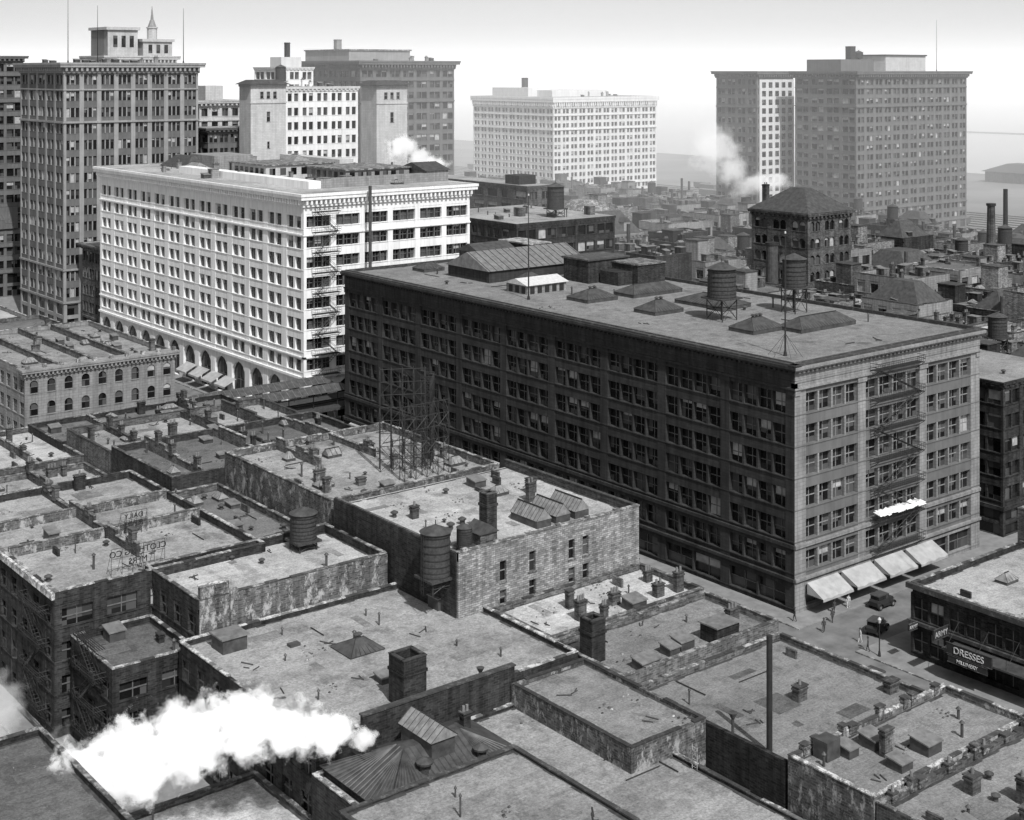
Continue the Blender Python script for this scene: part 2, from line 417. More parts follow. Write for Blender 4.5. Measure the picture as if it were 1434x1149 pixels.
def block(name, x0, x1, y0, y1, z, mt, roofm='roof', par=.8, left=None, right=None, cop='coping', zb=0, finish=True,
          clut=0, seed=0, t=.35, kinds='cvhsmpbdvr', pars='NESW'):
    b = B(name); g = .015; x0 += g; x1 -= g; y0 += g; y1 -= g
    rz = z-par; w = 'walls:'+mt
    dx = .38 if left else 0; dy = .38 if right else 0
    b.box(w, x0+dx, x1, y0+dy, y1, zb, rz)
    b.poly('roof:'+roofm, [(x0+.05,y0+.05,rz+.006),(x1-.05,y0+.05,rz+.006),(x1-.05,y1-.05,rz+.006),(x0+.05,y1-.05,rz+.006)])
    flashing(b, x0, x1, y0, y1, rz, seed, base=roofm)
    rs = random.Random(seed*7+3)
    for k in pars:
        e = {'S':(x0,x1,y0,y0+t),'N':(x0,x1,y1-t,y1),'W':(x0,x0+t,y0+t,y1-t),'E':(x1-t,x1,y0+t,y1-t)}[k]
        bot = rz+.001
        if (k == 'S' and right) or (k == 'W' and left): bot = rz-.52
        b.box(w, e[0], e[1], e[2], e[3], bot, z)
        L = (e[1]-e[0]) if k in 'NS' else (e[3]-e[2]); n = max(1, int(L/1.5))
        for i in range(n):
            a0 = i*L/n+.012; a1 = (i+1)*L/n-.012; dz = rs.uniform(0, .05); o = .03+rs.uniform(0, .05)
            if rs.random() < .06: continue
            cp = cop if rs.random() < .75 else 'copd'
            if k in 'NS': b.box('copings:'+cp, e[0]+a0, e[0]+a1, e[2]-o, e[3]+o, z+.002, z+.09+dz)
            else: b.box('copings:'+cp, e[0]-o, e[1]+o, e[2]+a0, e[2]+a1, z+.002, z+.09+dz)
    for sd, spec in (('W', left), ('S', right)):
        if not spec: continue
        sp = dict(spec); zz0 = sp.pop('z0', zb); zz1 = sp.pop('z1', rz-.5)
        pl, a0, a1 = (x0, y0, y1) if sd == 'W' else (y0, x0, x1)
        facade(b, sd, pl, a0, a1, zz0, zz1, wall=w, **sp)
        S = Side(b, sd, pl)
        S.box(w, a0+.004, a1-.004, -.4, -.004, zz1, rz-.5)
        if zz0 > zb+.01: S.box(w, a0+.004, a1-.004, -.4, -.004, zb, zz0)
    if clut: clutter(b, x0+.5, x1-.5, y0+.5, y1-.5, rz, clut, seed, kinds, mt if 'brick' in mt else 'mbrick')
    if finish: b.finish()
    return b
def fire_escape(b, side, plane, s0, s1, zs, out=1.3):
    S = Side(b, side, plane); p = 'fire_escape:iron'
    for i, z in enumerate(zs):
        for q in range(5): b.beam(p, S.P(s0,out*(q+.5)/5,z), S.P(s1,out*(q+.5)/5,z), .06)
        for h in (.5, 1.0):
            b.beam(p, S.P(s0,out,z+h), S.P(s1,out,z+h), .035)
            b.beam(p, S.P(s0,0,z+h), S.P(s0,out,z+h), .035); b.beam(p, S.P(s1,0,z+h), S.P(s1,out,z+h), .035)
        n = int((s1-s0)/.5)
        for k in range(n+1):
            s = s0+(s1-s0)*k/n; b.beam(p, S.P(s,out,z), S.P(s,out,z+1), .022)
        for s in (s0+.2, s1-.2): b.beam(p, S.P(s,0,z-1.1), S.P(s,out,z), .04)
        if i < len(zs)-1:
            a, c = (s0+.6, s1-.8) if i % 2 == 0 else (s1-.6, s0+.8)
            for o in (out*.35, out*.9):
                b.beam(p, S.P(a,o,z+.05), S.P(c,o,zs[i+1]), .06)
                b.beam(p, S.P(a,o,z+.95), S.P(c,o,zs[i+1]+.9), .03)
            m = 12
            for k in range(m):
                t = (k+.5)/m; s = a+(c-a)*t; zz = z+(zs[i+1]-z)*t
                b.beam(p, S.P(s,out*.35,zz), S.P(s,out*.9,zz), .05)
def tank(name, x, y, z, legs, r, h):
    b = B(name); p = 'tower_legs:iron'; q = r*.72
    c = [(x-q,y-q),(x+q,y-q),(x+q,y+q),(x-q,y+q)]
    for i in range(4):
        a = c[i]; d = c[(i+1) % 4]
        b.beam(p, (a[0],a[1],z-.05), (a[0],a[1],z+legs), .12)
        b.beam(p, (a[0],a[1],z+.2), (d[0],d[1],z+legs-.2), .05); b.beam(p, (d[0],d[1],z+.2), (a[0],a[1],z+legs-.2), .05)
        b.beam(p, (a[0],a[1],z+legs*.5), (d[0],d[1],z+legs*.5), .06)
    b.box('platform:wood', x-r*1.02, x+r*1.02, y-r*1.02, y+r*1.02, z+legs, z+legs+.25)
    b.cyl('tub:wood', x, y, z+legs+.26, z+legs+h, r, r*.95, 24)
    for k in range(7):
        zz = z+legs+.4+(h-.8)*(k/6)**1.2; b.cyl('hoops:iron', x, y, zz, zz+.07, r*1.015, n=24)
    b.cyl('tank_roof:dmetal', x, y, z+legs+h+.002, z+legs+h+r*.45, r*1.08, .12, 24)
    b.cyl('finial:iron', x, y, z+legs+h+r*.45-.05, z+legs+h+r*.45+.5, .06, n=6)
    b.cyl('riser_pipe:iron', x, y, z-.05, z+legs, .15, n=8)
    b.beam('ladder:iron', (x-r*1.06,y-.2,z), (x-r*1.06,y-.2,z+legs+h), .03); b.beam('ladder:iron', (x-r*1.06,y+.2,z), (x-r*1.06,y+.2,z+legs+h), .03)
    b.finish()
def flagpole(name, x, y, z, h, guy=0):
    b = B(name); b.cyl('pole:iron', x, y, z-.1, z+h, .14, .05, 8); b.cyl('ball:signw', x, y, z+h, z+h+.3, .14, .1, 8)
    b.cyl('base:iron', x, y, z-.1, z+.6, .3, .2, 8)
    if guy:
        for k in range(6):
            a = k*math.pi/3; b.beam('guys:iron', (x,y,z+guy*1.3), (x+guy*math.cos(a),y+guy*math.sin(a),z), .03)
    b.finish()

# ------------------------------------------------------------------ ground, lake, streets
def sheet(name, x0, x1, y0, y1, z, mat):
    me = bpy.data.meshes.new(name); me.from_pydata([(x0,y0,z),(x1,y0,z),(x1,y1,z),(x0,y1,z)], [], [(0,1,2,3)])
    me.materials.append(mat); o = bpy.data.objects.new(name, me); COL.objects.link(o); return o
sheet('ground', -3000, 30000, -9000, 30000, 0, M['asphalt'])
sheet('park_ground', 482, 880, -600, 3000, .02, m_plain('park_dirt_grass', .16, .95, .4, .012))
sheet('lake_water', 880, 30000, -9000, 30000, .04, m_plain('lake_water', .3, .3, .06, .004))
b = B('breakwater'); b.box('wall:walk', 1450, 1456, 300, 1250, 0, 1.4); b.box('cap:copd', 1449.8, 1456.2, 300, 1250, 1.4, 1.6); b.finish()
b = B('railway_tracks')
for k in range(9):
    x = 560+k*9
    for o in (0, 1.5): b.box('rails:iron', x+o, x+o+.3, -300, 1500, .05, .3)
    b.box('ballast:roofd', x-.8, x+2.6, -300, 1500, .03, .12)
b.finish()
b = B('freight_cars')
for k in range(26):
    x = 560+9*R.randint(0, 8); y = R.uniform(330, 900)
    b.box('car_bodies:dmetal', x-.6, x+2.3, y, y+12, 1.0, 4); b.gable('car_roofs:metal', x-.7, x+2.4, y-.1, y+12.1, 4, 4.5, 'y')
    for q in (1.5, 3, 9, 10.5): b.box('wheels:iron', x-.3, x+2, y+q-.4, y+q+.4, .2, 1)
b.finish()
b = B('sidewalk')
for (x0,x1,y0,y1) in ((53,123.5,0,240.5),(143.2,253,120,240.5),(143.2,253,20,111),(53,123.5,254,357),(143.2,253,250,362),(143.2,253,381,560),
                      (265,400,120,240),(265,400,250,362)):
    b.box('slab:walk', x0, x1, y0, y1, .01, .14)
    b.box('kerb:coping', x0-.15, x0-.001, y0, y1, .01, .15)
b.finish()

# ------------------------------------------------------------------ main dark building
X0,X1,Y0,Y1 = 146.5,189.3,123.6,236.9
b = B('dark_stone_warehouse')
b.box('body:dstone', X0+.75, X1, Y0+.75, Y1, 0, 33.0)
for sd, pl, a0, a1, nb, wm in (('W', X0, Y0, Y1, 9, 'west_wall:dstone'), ('S', Y0, X0, X1, 3, 'south_wall:mstone')):  # west wall takes the darker stone with its shade painted in
    cp = 2.3 if sd == 'S' else 1.6
    facade(b, sd, pl, a0, a1, 4.6, 30.0, nb, 6, wm, pier=1.7, sub=4, mull=.32, sill=.2, head=.17, depth=.7, blind=.14, proud=.0, cornerpier=cp,
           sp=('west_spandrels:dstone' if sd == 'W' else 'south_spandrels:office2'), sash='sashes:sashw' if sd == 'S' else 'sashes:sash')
    facade(b, sd, pl, a0, a1, .15, 4.4, nb, 1, wm, pier=1.7, sub=2, mull=.3, sill=.15, head=.2, depth=.6, blind=.1, cornerpier=cp)
    S = Side(b, sd, pl); t = wm
    S.box(t, a0-.02, a1+.02, -.4, .3, 4.35, 4.75); S.box(t, a0-.02, a1+.02, -.4, .22, 8.75, 9.25)
    S.box(t, a0-.02, a1+.02, -.6, .02, 30.0, 31.2); S.box(t, a0-.3, a1+.02, -.6, .35, 30.0, 30.25)
    S.box(t, a0-.1, a1+.02, -.5, .12, 30.9, 31.15)
    S.box(t, a0+.01, a1-.01, -.6, .1, 31.2, 32.6)
    S.box(t, a0-.7, a1+.3, -.5, .75, 32.6, 32.85); S.box(t, a0-.95, a1+.3, -.5, 1.0, 32.853, 33.25); S.box('cornice_cap:copd', a0-.6, a1+.3, -.45, .7, 33.253, 33.5)
    bw = (a1-a0)/nb
    for i in range(nb+1):
        c = a0+i*bw; h = 1.0
        S.box(t, max(a0,c-h), min(a1,c+h), -.2, .16, 29.2, 29.98)
    n = int((a1-a0)/.9)
    for i in range(n): S.box(t, a0+i*.9+.2, a0+i*.9+.6, 0, .55, 32.25, 32.59)
b.poly('roof:roofm', [(X0+.3,Y0+.3,33.06),(X1-.3,Y0+.3,33.06),(X1-.3,Y1-.3,33.06),(X0+.3,Y1-.3,33.06)])
b.box('roof_curb:copd', X0+.1, X0+.45, Y0+.1, Y1, 33.26, 33.62); b.box('roof_curb:copd', X0+.46, X1, Y0+.1, Y0+.45, 33.26, 33.62)
b.box('roof_curb:copd', X1-.4, X1, Y0+.46, Y1, 32.9, 33.6); b.box('roof_curb:copd', X0+.46, X1-.41, Y1-.4, Y1, 32.9, 33.6)
rz = 33.06
flashing(b, X0+.2, X1, Y0+.2, Y1, rz, 5)
b.box('penthouse:dstone', 160, 184, 208, 221, rz, rz+2.2)
b.gable('penthouse_roof:metal', 159.6, 184.4, 207.6, 221.4, rz+2.2, rz+5.2, 'x')
for k in range(16): b.beam('penthouse_ribs:iron', (160+k*1.6,207.6,rz+2.25), (160+k*1.6,214.5,rz+5.25), .05)
b.box('shed:mstone', 157, 166, 193, 199, rz, rz+1.6); b.gable('shed_roof:signw', 156.6, 166.4, 192.6, 199.4, rz+1.6, rz+2.6, 'x')
for k in range(5): b.box('shed_door:iron', 157.6+k*1.7, 158.6+k*1.7, 192.93, 192.995, rz+.1, rz+1.3)
for k in range(3): b.box('shed_door:iron', 156.93, 156.995, 193.6+k*1.8, 194.6+k*1.8, rz+.1, rz+1.3)
b.box('lift_house:dbrick', 174, 184, 196, 203, rz, rz+4.2); b.box('lift_house_cap:copd', 173.7, 184.3, 195.7, 203.3, rz+4.2, rz+4.5)
b.box('lift_house:dbrick', 180, 187, 189, 195.9, rz, rz+3.6); b.box('lift_house_cap:coping', 179.8, 187.2, 188.8, 195.98, rz+3.6, rz+3.85)
b.box('lift_house:dbrick', 176.5, 180, 190.5, 195.5, rz, rz+2.4)
b.box('stair_house:mbrick', 170, 179, 224, 231, rz, rz+3.2); b.gable('stair_house_roof:dmetal', 169.6, 179.4, 223.6, 231.4, rz+3.2, rz+4.8, 'x')
b.box('stair_house:dbrick', 182, 187.5, 223, 233, rz, rz+4); b.box('stair_house_cap:coping', 181.8, 187.7, 222.8, 233.2, rz+4, rz+4.25)
for (x,y,w,d,h,v) in ((161,229,5,4,1.0,0),(162.5,182,7,5.5,1.3,2),(175,181,12,5,1.3,0),(162.8,166,6.5,5,1.4,2),(175,165.5,7,11,1.2,0),(163,145,7,5,1.4,3),(172.5,141,13,4.5,1.4,0),(168,206,4,3,1,0)):
    skylight(b, x, y, rz, w, d, h, curb=.6, vents=v, dark=True)
clutter(b, 150, 187, 126, 235, rz, 22, 5, 'vvmpdpr')
b.finish()
fe = B('fire_escape'); fire_escape(fe, 'S', Y0, 162.5, 173.5, [5.2+4.233*k for k in range(7)], 1.5)
for k in range(60):
    x = R.uniform(163,173); r0 = R.uniform(.15,.5); z = 10.1+R.uniform(0,.3)
    fe.raw('laundry_cloths:cloth', [(x-r0,Y0-1.7,z),(x+r0,Y0-1.75,z+.1),(x+r0*.7,Y0-.4,z+R.uniform(.1,.6)),(x-r0*.6,Y0-.3,z+R.uniform(.1,.5)),(x,Y0-1.1,z+R.uniform(.3,.7))],
           [(0,1,4),(1,2,4),(2,3,4),(3,0,4)])
fe.finish()
tank('water_tank', 165.5, 154.5, rz, 3.4, 2.3, 4.8)
tank('water_tank', 180, 152, rz, 4.0, 2.0, 4.8)
flagpole('flagpole', 154, 189, rz, 18)
flagpole('flagpole', 151.5, 129.5, rz, 17, 2.4)
b = B('awning')
for k in range(4):
    x = 148.5+k*7.2; w = 6.4
    n = 8
    for i in range(n):
        xa = x+w*i/n; xb = x+w*(i+1)/n; s0 = .12*math.sin(i*2.1+k); s1 = .12*math.sin((i+1)*2.1+k)
        b.poly('canvas:canvas', [(xa,Y0-.45,4.0),(xb,Y0-.45,4.0),(xb,Y0-3.2,2.5+s1),(xa,Y0-3.2,2.5+s0)])
        b.poly('valance:canvas', [(xa,Y0-3.2,2.5+s0),(xb,Y0-3.2,2.5+s1),(xb,Y0-3.2,2.15),(xa,Y0-3.2,2.15)])
    for xx in (x, x+w): b.beam('arms:iron', (xx,Y0-.1,2.4), (xx,Y0-3.2,2.45), .03); b.poly('ends:canvas', [(xx,Y0-.45,4.0),(xx,Y0-3.2,2.5),(xx,Y0-.45,2.5)])
b.finish()
b = B('awning')
for k in range(7):
    y = 200+k*5
    b.raw('canvas:canvas', [(X0-.35,y,4.2),(X0-.35,y+4.2,4.2),(X0-3,y+4.2,2.7),(X0-3,y,2.7)], [(0,1,2,3)])
b.finish()

# ------------------------------------------------------------------ white building
hx0,hx1,hy0,hy1 = 146.5,189,252.8,359
b = B('white_terra_cotta_store')
b.box('body:white', hx0+.75, hx1, hy0+.75, hy1, 0, 45.5)
for sd, pl, a0, a1, nb in (('W', hx0, hy0, hy1, 13), ('S', hy0, hx0, hx1, 6)):
    w = 'walls:white'
    if sd == 'W': facade(b, sd, pl, a0, a1, 9.5, 43.2, nb, 8, w, pier=2.3, sub=2, mull=.75, sill=.27, head=.14, depth=.6, blind=.08)
    else: facade(b, sd, pl, a0, a1, 9.5, 43.2, nb, 8, w, pier=1.3, sub=3, mull=.2, sill=.34, head=.12, depth=.6, blind=.08)
    facade(b, sd, pl, a0, a1, .15, 9.3, nb, 1, w, pier=2.1, sub=1, sill=.02, head=.1, depth=.7, blind=0, arch=True)
    S = Side(b, sd, pl)
    S.box(w, a0-.3, a1+.1, -.5, .35, 9.2, 9.7); S.box(w, a0-.2, a1+.1, -.5, .2, 13.5, 13.8); S.box(w, a0-.2, a1+.1, -.5, .25, 38.7, 39.0)
    S.box(w, a0+.003, a1-.003, -.55, -.001, 43.18, 45.4)
cornice(b, hx0, hx1, hy0, hy1, 44.6, 47.4, 1.3, 'cornice:white', 1.1)
b.poly('roof:roofl', [(hx0-.8,hy0-.8,47.42),(hx1+.8,hy0-.8,47.42),(hx1+.8,hy1+.8,47.42),(hx0-.8,hy1+.8,47.42)])
z = 47.43
b.box('penthouse:white', 153, 156, 262, 325, z, z+1.6); b.box('penthouse:mstone', 156.01, 184, 262, 264, z, z+2.0)
b.box('penthouse:mstone', 166, 183, 268, 285, z, z+3.0); b.box('penthouse_cap:coping', 165.6, 183.4, 267.6, 285.4, z+3, z+3.3)
for k in range(7): b.box('penthouse_windows:glass', 167+k*2.2, 168.3+k*2.2, 267.93, 267.99, z+1, z+2.6)
for k in range(6): b.box('penthouse_windows:glass', 165.93, 165.99, 269+k*2.5, 270.4+k*2.5, z+1, z+2.6)
b.box('penthouse:tower', 158, 176, 290, 306, z, z+3.2); b.box('penthouse_cap:coping', 157.6, 176.4, 289.6, 306.4, z+3.2, z+3.5)
for k in range(6): b.box('penthouse_windows:glass', 157.93, 157.99, 291+k*2.5, 292.4+k*2.5, z+1, z+2.6); b.box('penthouse_windows:glass', 159+k*2.8, 160.5+k*2.8, 289.93, 289.99, z+1, z+2.6)
b.box('penthouse:tower', 184, 188, 300, 330, z, z+3.2); b.box('penthouse:mstone', 165, 176, 330, 344, z, z+3.4)
b.hip('penthouse_roof:dmetal', 160, 168, 336, 352, z+.1, z+3, 3.4); b.hip('penthouse_roof:metal', 168, 184, 308, 324, z+.1, z+2.4, 5)
b.gable('penthouse_roof:dmetal', 183.5, 190.5, 262, 274, z+2.5, z+4.2, 'x'); b.box('penthouse:mstone', 184, 190, 262.4, 273.6, z, z+2.5)
clutter(b, 148, 188, 255, 355, z, 60, 77, 'cvhsmbw', 'mstone')
skylight(b, 172, 301, z+3, 5, 7, 1.5); skylight(b, 160, 330, z, 5, 8, 1.6)
b.finish()
fe = B('fire_escape'); fire_escape(fe, 'S', hy0, 148.3, 154.5, [9.9+4.21*k for k in range(9)], 1.6); fe.finish()
b = B('awning')
for k in range(4):
    y = 282+k*6.5
    b.raw('canvas:canvas', [(hx0-.1,y,4.4),(hx0-.1,y+5.2,4.4),(hx0-3,y+5.2,3.0),(hx0-3,y,3.0)], [(0,1,2,3)])
    b.raw('canvas:canvas', [(hx0-3,y,3.0),(hx0-3,y+5.2,3.0),(hx0-3,y+5.2,2.6),(hx0-3,y,2.6)], [(0,1,2,3)])
b.finish()
b = B('smokestack'); b.cyl('stack:dmetal', 160.8, 250, 30, 48.5, .35, n=10); b.cyl('stack_base:dmetal', 160.8, 250, 0, 30, .45, n=10); b.finish()

# ------------------------------------------------------------------ left office block and skyline
def office(name, x0, x1, y0, y1, z, mt, fl, lb, rb, subl=2, subr=2, ch=3.0, co=1.2, base=8, pier=.9, sill=.3, blind=.25, mull=.35, top=True, **kw):
    b = B(name); w = 'walls:'+mt; d = .4
    b.box(w, x0+d+.02, x1, y0+d+.02, y1, 0, z-ch*.5)
    for sd, pl, a0, a1, nb, sb in (('W', x0, y0, y1, lb, subl), ('S', y0, x0, x1, rb, subr)):
        S = Side(b, sd, pl)
        facade(b, sd, pl, a0, a1, base, z-ch, nb, fl, w, pier=pier, sub=sb, mull=mull, sill=sill, head=.12, depth=d, blind=blind, rail=False, **kw)
        facade(b, sd, pl, a0, a1, 0, base-.01, nb, 2, w, pier=pier*1.4, sub=1, sill=.1, head=.15, depth=d, blind=.1, rail=False)
        S.box(w, a0-.15, a1, -d, .25, base-.25, base+.3)
        fh = (z-ch-base)/fl
        if top:
            S.box(w, a0-.3, a1, -d, .4, z-ch-fh*3-.3, z-ch-fh*3+.25); S.box(w, a0-.25, a1, -d, .3, z-ch-fh-.25, z-ch-fh+.15)
            S.box(w, a0-.3, a1, -d, .35, base+fh*2-.3, base+fh*2+.2)
    b.box(w, x0+.01, x1-.01, y0+.01, y1-.01, z-ch-.01, z-ch*.6)
    cornice(b, x0, x1, y0, y1, z-ch, z, co, 'cornice:'+mt, 1.5)
    b.poly('roof:roof', [(x0,y0,z+.01),(x1,y0,z+.01),(x1,y1,z+.01),(x0,y1,z+.01)])
    return b
b = office('stone_office_tower', 146.5, 187, 384.5, 419, 75, 'office', 14, 5, 8, 2, 3, 3.0, 1.6, pier=1.3, mull=.3, sp='spandrels:office2', proud=.1)
clutter(b, 148, 185, 386, 417, 75, 12, 3, 'chv', 'mstone')
b.finish()
flagpole('flagpole', 149, 388, 75, 18); flagpole('flagpole', 157, 386.5, 75, 16); flagpole('flagpole', 184, 388, 75, 16)
b = office('tower_with_cupola', 194, 220, 470, 490, 78, 'tower', 16, 4, 6)
b.box('upper_stage:tower', 195, 206, 471, 486, 78, 87); b.box('upper_cornice:tower', 194.3, 206.7, 470.3, 486.7, 87, 88)
for k in range(3): b.box('upper_windows:glass', 197+k*3, 198.5+k*3, 470.9, 470.98, 81, 85)
b.box('upper_stage:tower', 208, 219, 471, 486, 78, 83); b.box('upper_cornice:tower', 207.5, 219.7, 470.4, 486.7, 83, 84)
for k in range(3): b.box('upper_windows:glass', 210+k*3, 211.4+k*3, 470.9, 470.98, 79, 82)
b.cyl('cupola:tower', 214.5, 478, 84, 88, 1.8, n=12); b.cyl('cupola:tower', 214.5, 478, 88, 88.4, 2.1, n=12)
b.cyl('cupola_dome:mstone', 214.5, 478, 88.4, 91, 1.6, .7, 12); b.cyl('spire:mstone', 214.5, 478, 91, 96, .6, .08, 8)
b.finish()
b = office('dark_newspaper_building', 125, 160, 455, 480, 77.5, 'office2', 16, 4, 6, ch=2); b.finish()
b = office('brick_loft', 150, 186, 363, 380, 25, 'mbrick', 4, 4, 8, ch=1.5, base=5, top=False); b.finish()
b = office('pale_office_block', 195, 209, 400, 415, 63.5, 'tower', 13, 3, 4, 1, 1, ch=2, pier=1.4)
b.box('roof_house:tower', 199, 205, 404, 410, 63.5, 68); b.finish()
b = office('dark_loft_block', 192, 206, 388, 398, 55.5, 'office2', 11, 2, 4, 1, 2, ch=1.5, top=False, sash='sashes:sashw', blind=.6); b.finish()
for nm, (x0,x1,y0,y1,z) in (('stone_stair_tower', (200.4,212.3,377,384.2,69.4)), ('stone_stair_tower', (230,241,354,362.5,69.2))):
    b = B(nm); xm = (x0+x1)/2
    holes = [(xm-.6, xm+.6, z-12, z-9), (xm-2.8, xm-1.6, z-5, z-3), (xm-.6, xm+.6, z-5, z-3), (xm+1.6, xm+2.8, z-5, z-3), (xm-.4, xm+.4, z-20, z-18), (xm-.4, xm+.4, z-26, z-24)]
    holes_wall(b, 'S', y0, x0, x1, 0, z-1.5, holes, 'walls:tower')
    b.box('walls:tower', x0, x1, y0+.5, y1, 0, z-1.5)
    b.poly('walls:tower', [(x0,y0,0),(x0,y0+.5,0),(x0,y0+.5,z-1.5),(x0,y0,z-1.5)]); b.poly('walls:tower', [(x1,y0,0),(x1,y0+.5,0),(x1,y0+.5,z-1.5),(x1,y0,z-1.5)])
    b.box('cap:tower', x0-.2, x1+.2, y0-.2, y1+.2, z-1.5, z-.8)
    b.box('band:tower', x0-.2, x1+.2, y0-.2, y0-.004, z-6.5, z-6)
    b.hip('tiled_roof:dmetal', x0-1.1, x1+1.1, y0-1.1, y1+1.1, z-.8, z+.6, 2.5)
    b.finish()
b = office('white_office_block', 216.7, 243, 385, 410, 67.7, 'white2', 13, 3, 5, 2, 2, ch=1.5, co=.5, pier=1.5, sill=.33, top=False, mull=.8, blind=.1)
clutter(b, 218, 242, 386, 400, 67.7, 8, 9, 'chv', 'white2'); b.finish()
b = office('white_office_block', 238, 253, 430, 445, 74, 'white2', 15, 2, 3, 2, 2, ch=1.2, co=.4, pier=1.4, top=False)
b.box('roof_house:white2', 242, 250, 433, 441, 74, 77.5); chimney(b, 246, 436, 77.5, 1.5, 1.5, 5, 'dbrick', 0); b.finish()
tank('water_tank', 239, 428, 67, 2, 1.8, 5)
b = office('tall_brown_office_block', 301, 347, 475, 532, 76.8, 'office2', 15, 7, 7, 2, 2, ch=3.5, co=1.8, pier=1.5)
b.box('roof_house:office', 305, 335, 490, 525, 76.8, 81); b.box('roof_house_cap:coping', 304.5, 335.5, 489.5, 525.5, 81, 81.6)
clutter(b, 303, 345, 477, 530, 76.8, 10, 4, 'chc', 'mstone'); chimney(b, 318, 520, 81, 2.5, 2.5, 5, 'mstone', 0); b.finish()
b = office('white_porthole_office_block', 451, 522, 534, 600, 59.5, 'white2', 13, 11, 13, 2, 2, ch=5.5, co=1.1, pier=1.5, sill=.3, mull=.55, blind=.2)
for sd, pl, a0, a1, n in (('W', 451, 534, 600, 13), ('S', 534, 451, 522, 14)):
    S = Side(b, sd, pl)
    for k in range(n):
        c = a0+(k+.5)*(a1-a0)/n
        for (rr, off, part) in ((1.45, .33, 'porthole_rims:tower'), (1.05, .42, 'portholes:glass')):
            pts = [S.P(c+rr*math.cos(2*math.pi*q/16), off, 56.0+rr*math.sin(2*math.pi*q/16)) for q in range(16)]
            b.poly(part, pts)
    S.box('walls:white2', a0-.25, a1, 0, .25, 54.0, 54.35)
    S.box('walls:white2', a0+.01, a1-.01, -.3, .3, 54.36, 58)
b.box('roof_house:white2', 462, 500, 548, 585, 59.5, 62.8); b.box('roof_house:white2', 456, 470, 560, 590, 59.5, 64)
chimney(b, 466, 575, 64, 2.5, 2.5, 5, 'dbrick', 0); clutter(b, 455, 518, 537, 590, 59.5, 14, 8, 'chc', 'mstone')
b.finish()
b = office('brown_office_tower', 455, 478.5, 404.5, 428, 72.6, 'office2', 15, 4, 4, 2, 2, ch=3, co=1.6, pier=1.6)
b.box('light_court_wall:white2', 456.2, 478.3, 403.9, 404.49, 8, 69.0)
for i in range(5):
    for k in range(16): b.box('court_windows:glass', 457.6+i*4.2, 459.9+i*4.2, 403.82, 403.88, 10+k*3.7, 12.3+k*3.7)
b.finish()
b = office('brown_office_tower', 466, 543, 361, 393, 72.6, 'office2', 16, 4, 13, 2, 2, ch=3, co=1.8, pier=1.7, sill=.32, blind=.25, mull=.5)
b.box('roof_house:office2', 470, 510, 372, 390, 72.6, 77.5); b.box('roof_house:tower', 492, 520, 366, 384, 72.6, 79); b.box('roof_house_cap:copd', 491.5, 520.5, 365.5, 384.5, 79, 79.6)
chimney(b, 484, 378, 77.5, 3, 3, 5.5, 'dbrick', 0); b.finish()
tank('water_tank', 492, 380, 77.4, .6, 2, 2.6)
flagpole('flagpole', 528, 366, 72.6, 22)
b = office('dark_loft_block', 240, 248.5, 295, 345, 41.5, 'mbrick', 9, 8, 2, 1, 2, ch=1.2, co=.3, pier=1.6, top=False)
b.box('tank_house:dbrick', 241, 247, 300, 306, 41.5, 44); b.finish()
tank('water_tank', 222, 262, 37.0, 2, 2.1, 5.5)
b = office('loft_building', 205, 236, 256, 292, 37.0, 'dbrick', 7, 6, 5, ch=1.2, co=.2, top=False); clutter(b, 206, 235, 257, 290, 37, 14, 12, 'cvhw'); b.finish()
b = office('mansard_roofed_hall', 268, 292, 305, 330, 24.5, 'mstone', 4, 4, 4, ch=1.5, co=.5, top=False)
b.hip('mansard_roof:dmetal', 268, 292, 305, 330, 24.6, 31, 4.5); b.hip('roof_lantern:coping', 274, 286, 311, 324, 31, 34, 3.5)
for k in range(3): b.box('dormers:mstone', 271+k*7, 273.5+k*7, 305.2, 308, 25.2, 28); b.gable('dormer_roofs:dmetal', 270.8+k*7, 273.7+k*7, 305, 310, 28, 29.3, 'y')
b.finish()
b = office('hip_roofed_brick_block', 268, 284.5, 222, 240, 38, 'mbrick', 7, 3, 3, ch=1.5, co=.7, pier=1.8, arch=True, top=False)
b.hip('hipped_roof:dmetal', 267.4, 285, 221.4, 240.6, 38.1, 43.5, 7.5)
chimney(b, 271, 238, 38, 1.4, 1.2, 6, 'mbrick'); b.finish()
b = B('smokestack'); b.cyl('stack:dmetal', 255, 222, 0, 32, 1.6, 1.4, 18); b.cyl('rim:iron', 255, 222, 31.6, 32.2, 1.6, n=18); b.finish()
b = B('smokestack'); b.cyl('stack:iron', 405, 255, 12, 34.8, .8, .7, 12); b.cyl('base:mbrick', 405, 255, 0, 12, 1.6, n=12); b.finish()
b = B('smokestack'); b.cyl('stack:mbrick', 372, 239, 0, 32.6, 1.8, 1.1, 12); b.cyl('rim:iron', 372, 239, 32.6, 33.3, 1.4, n=12); b.finish()
tank('water_tank', 392, 247, 16, 3, 2.2, 5)
b = office('corner_gable_block', 196, 216, 123.8, 160, 24.2, 'dbrick', 5, 6, 4, ch=1.0, co=.3, base=4.5, top=False); clutter(b, 197, 215, 125, 159, 24.2, 8, 21, 'cvhm'); b.finish()
rr = random.Random(5)
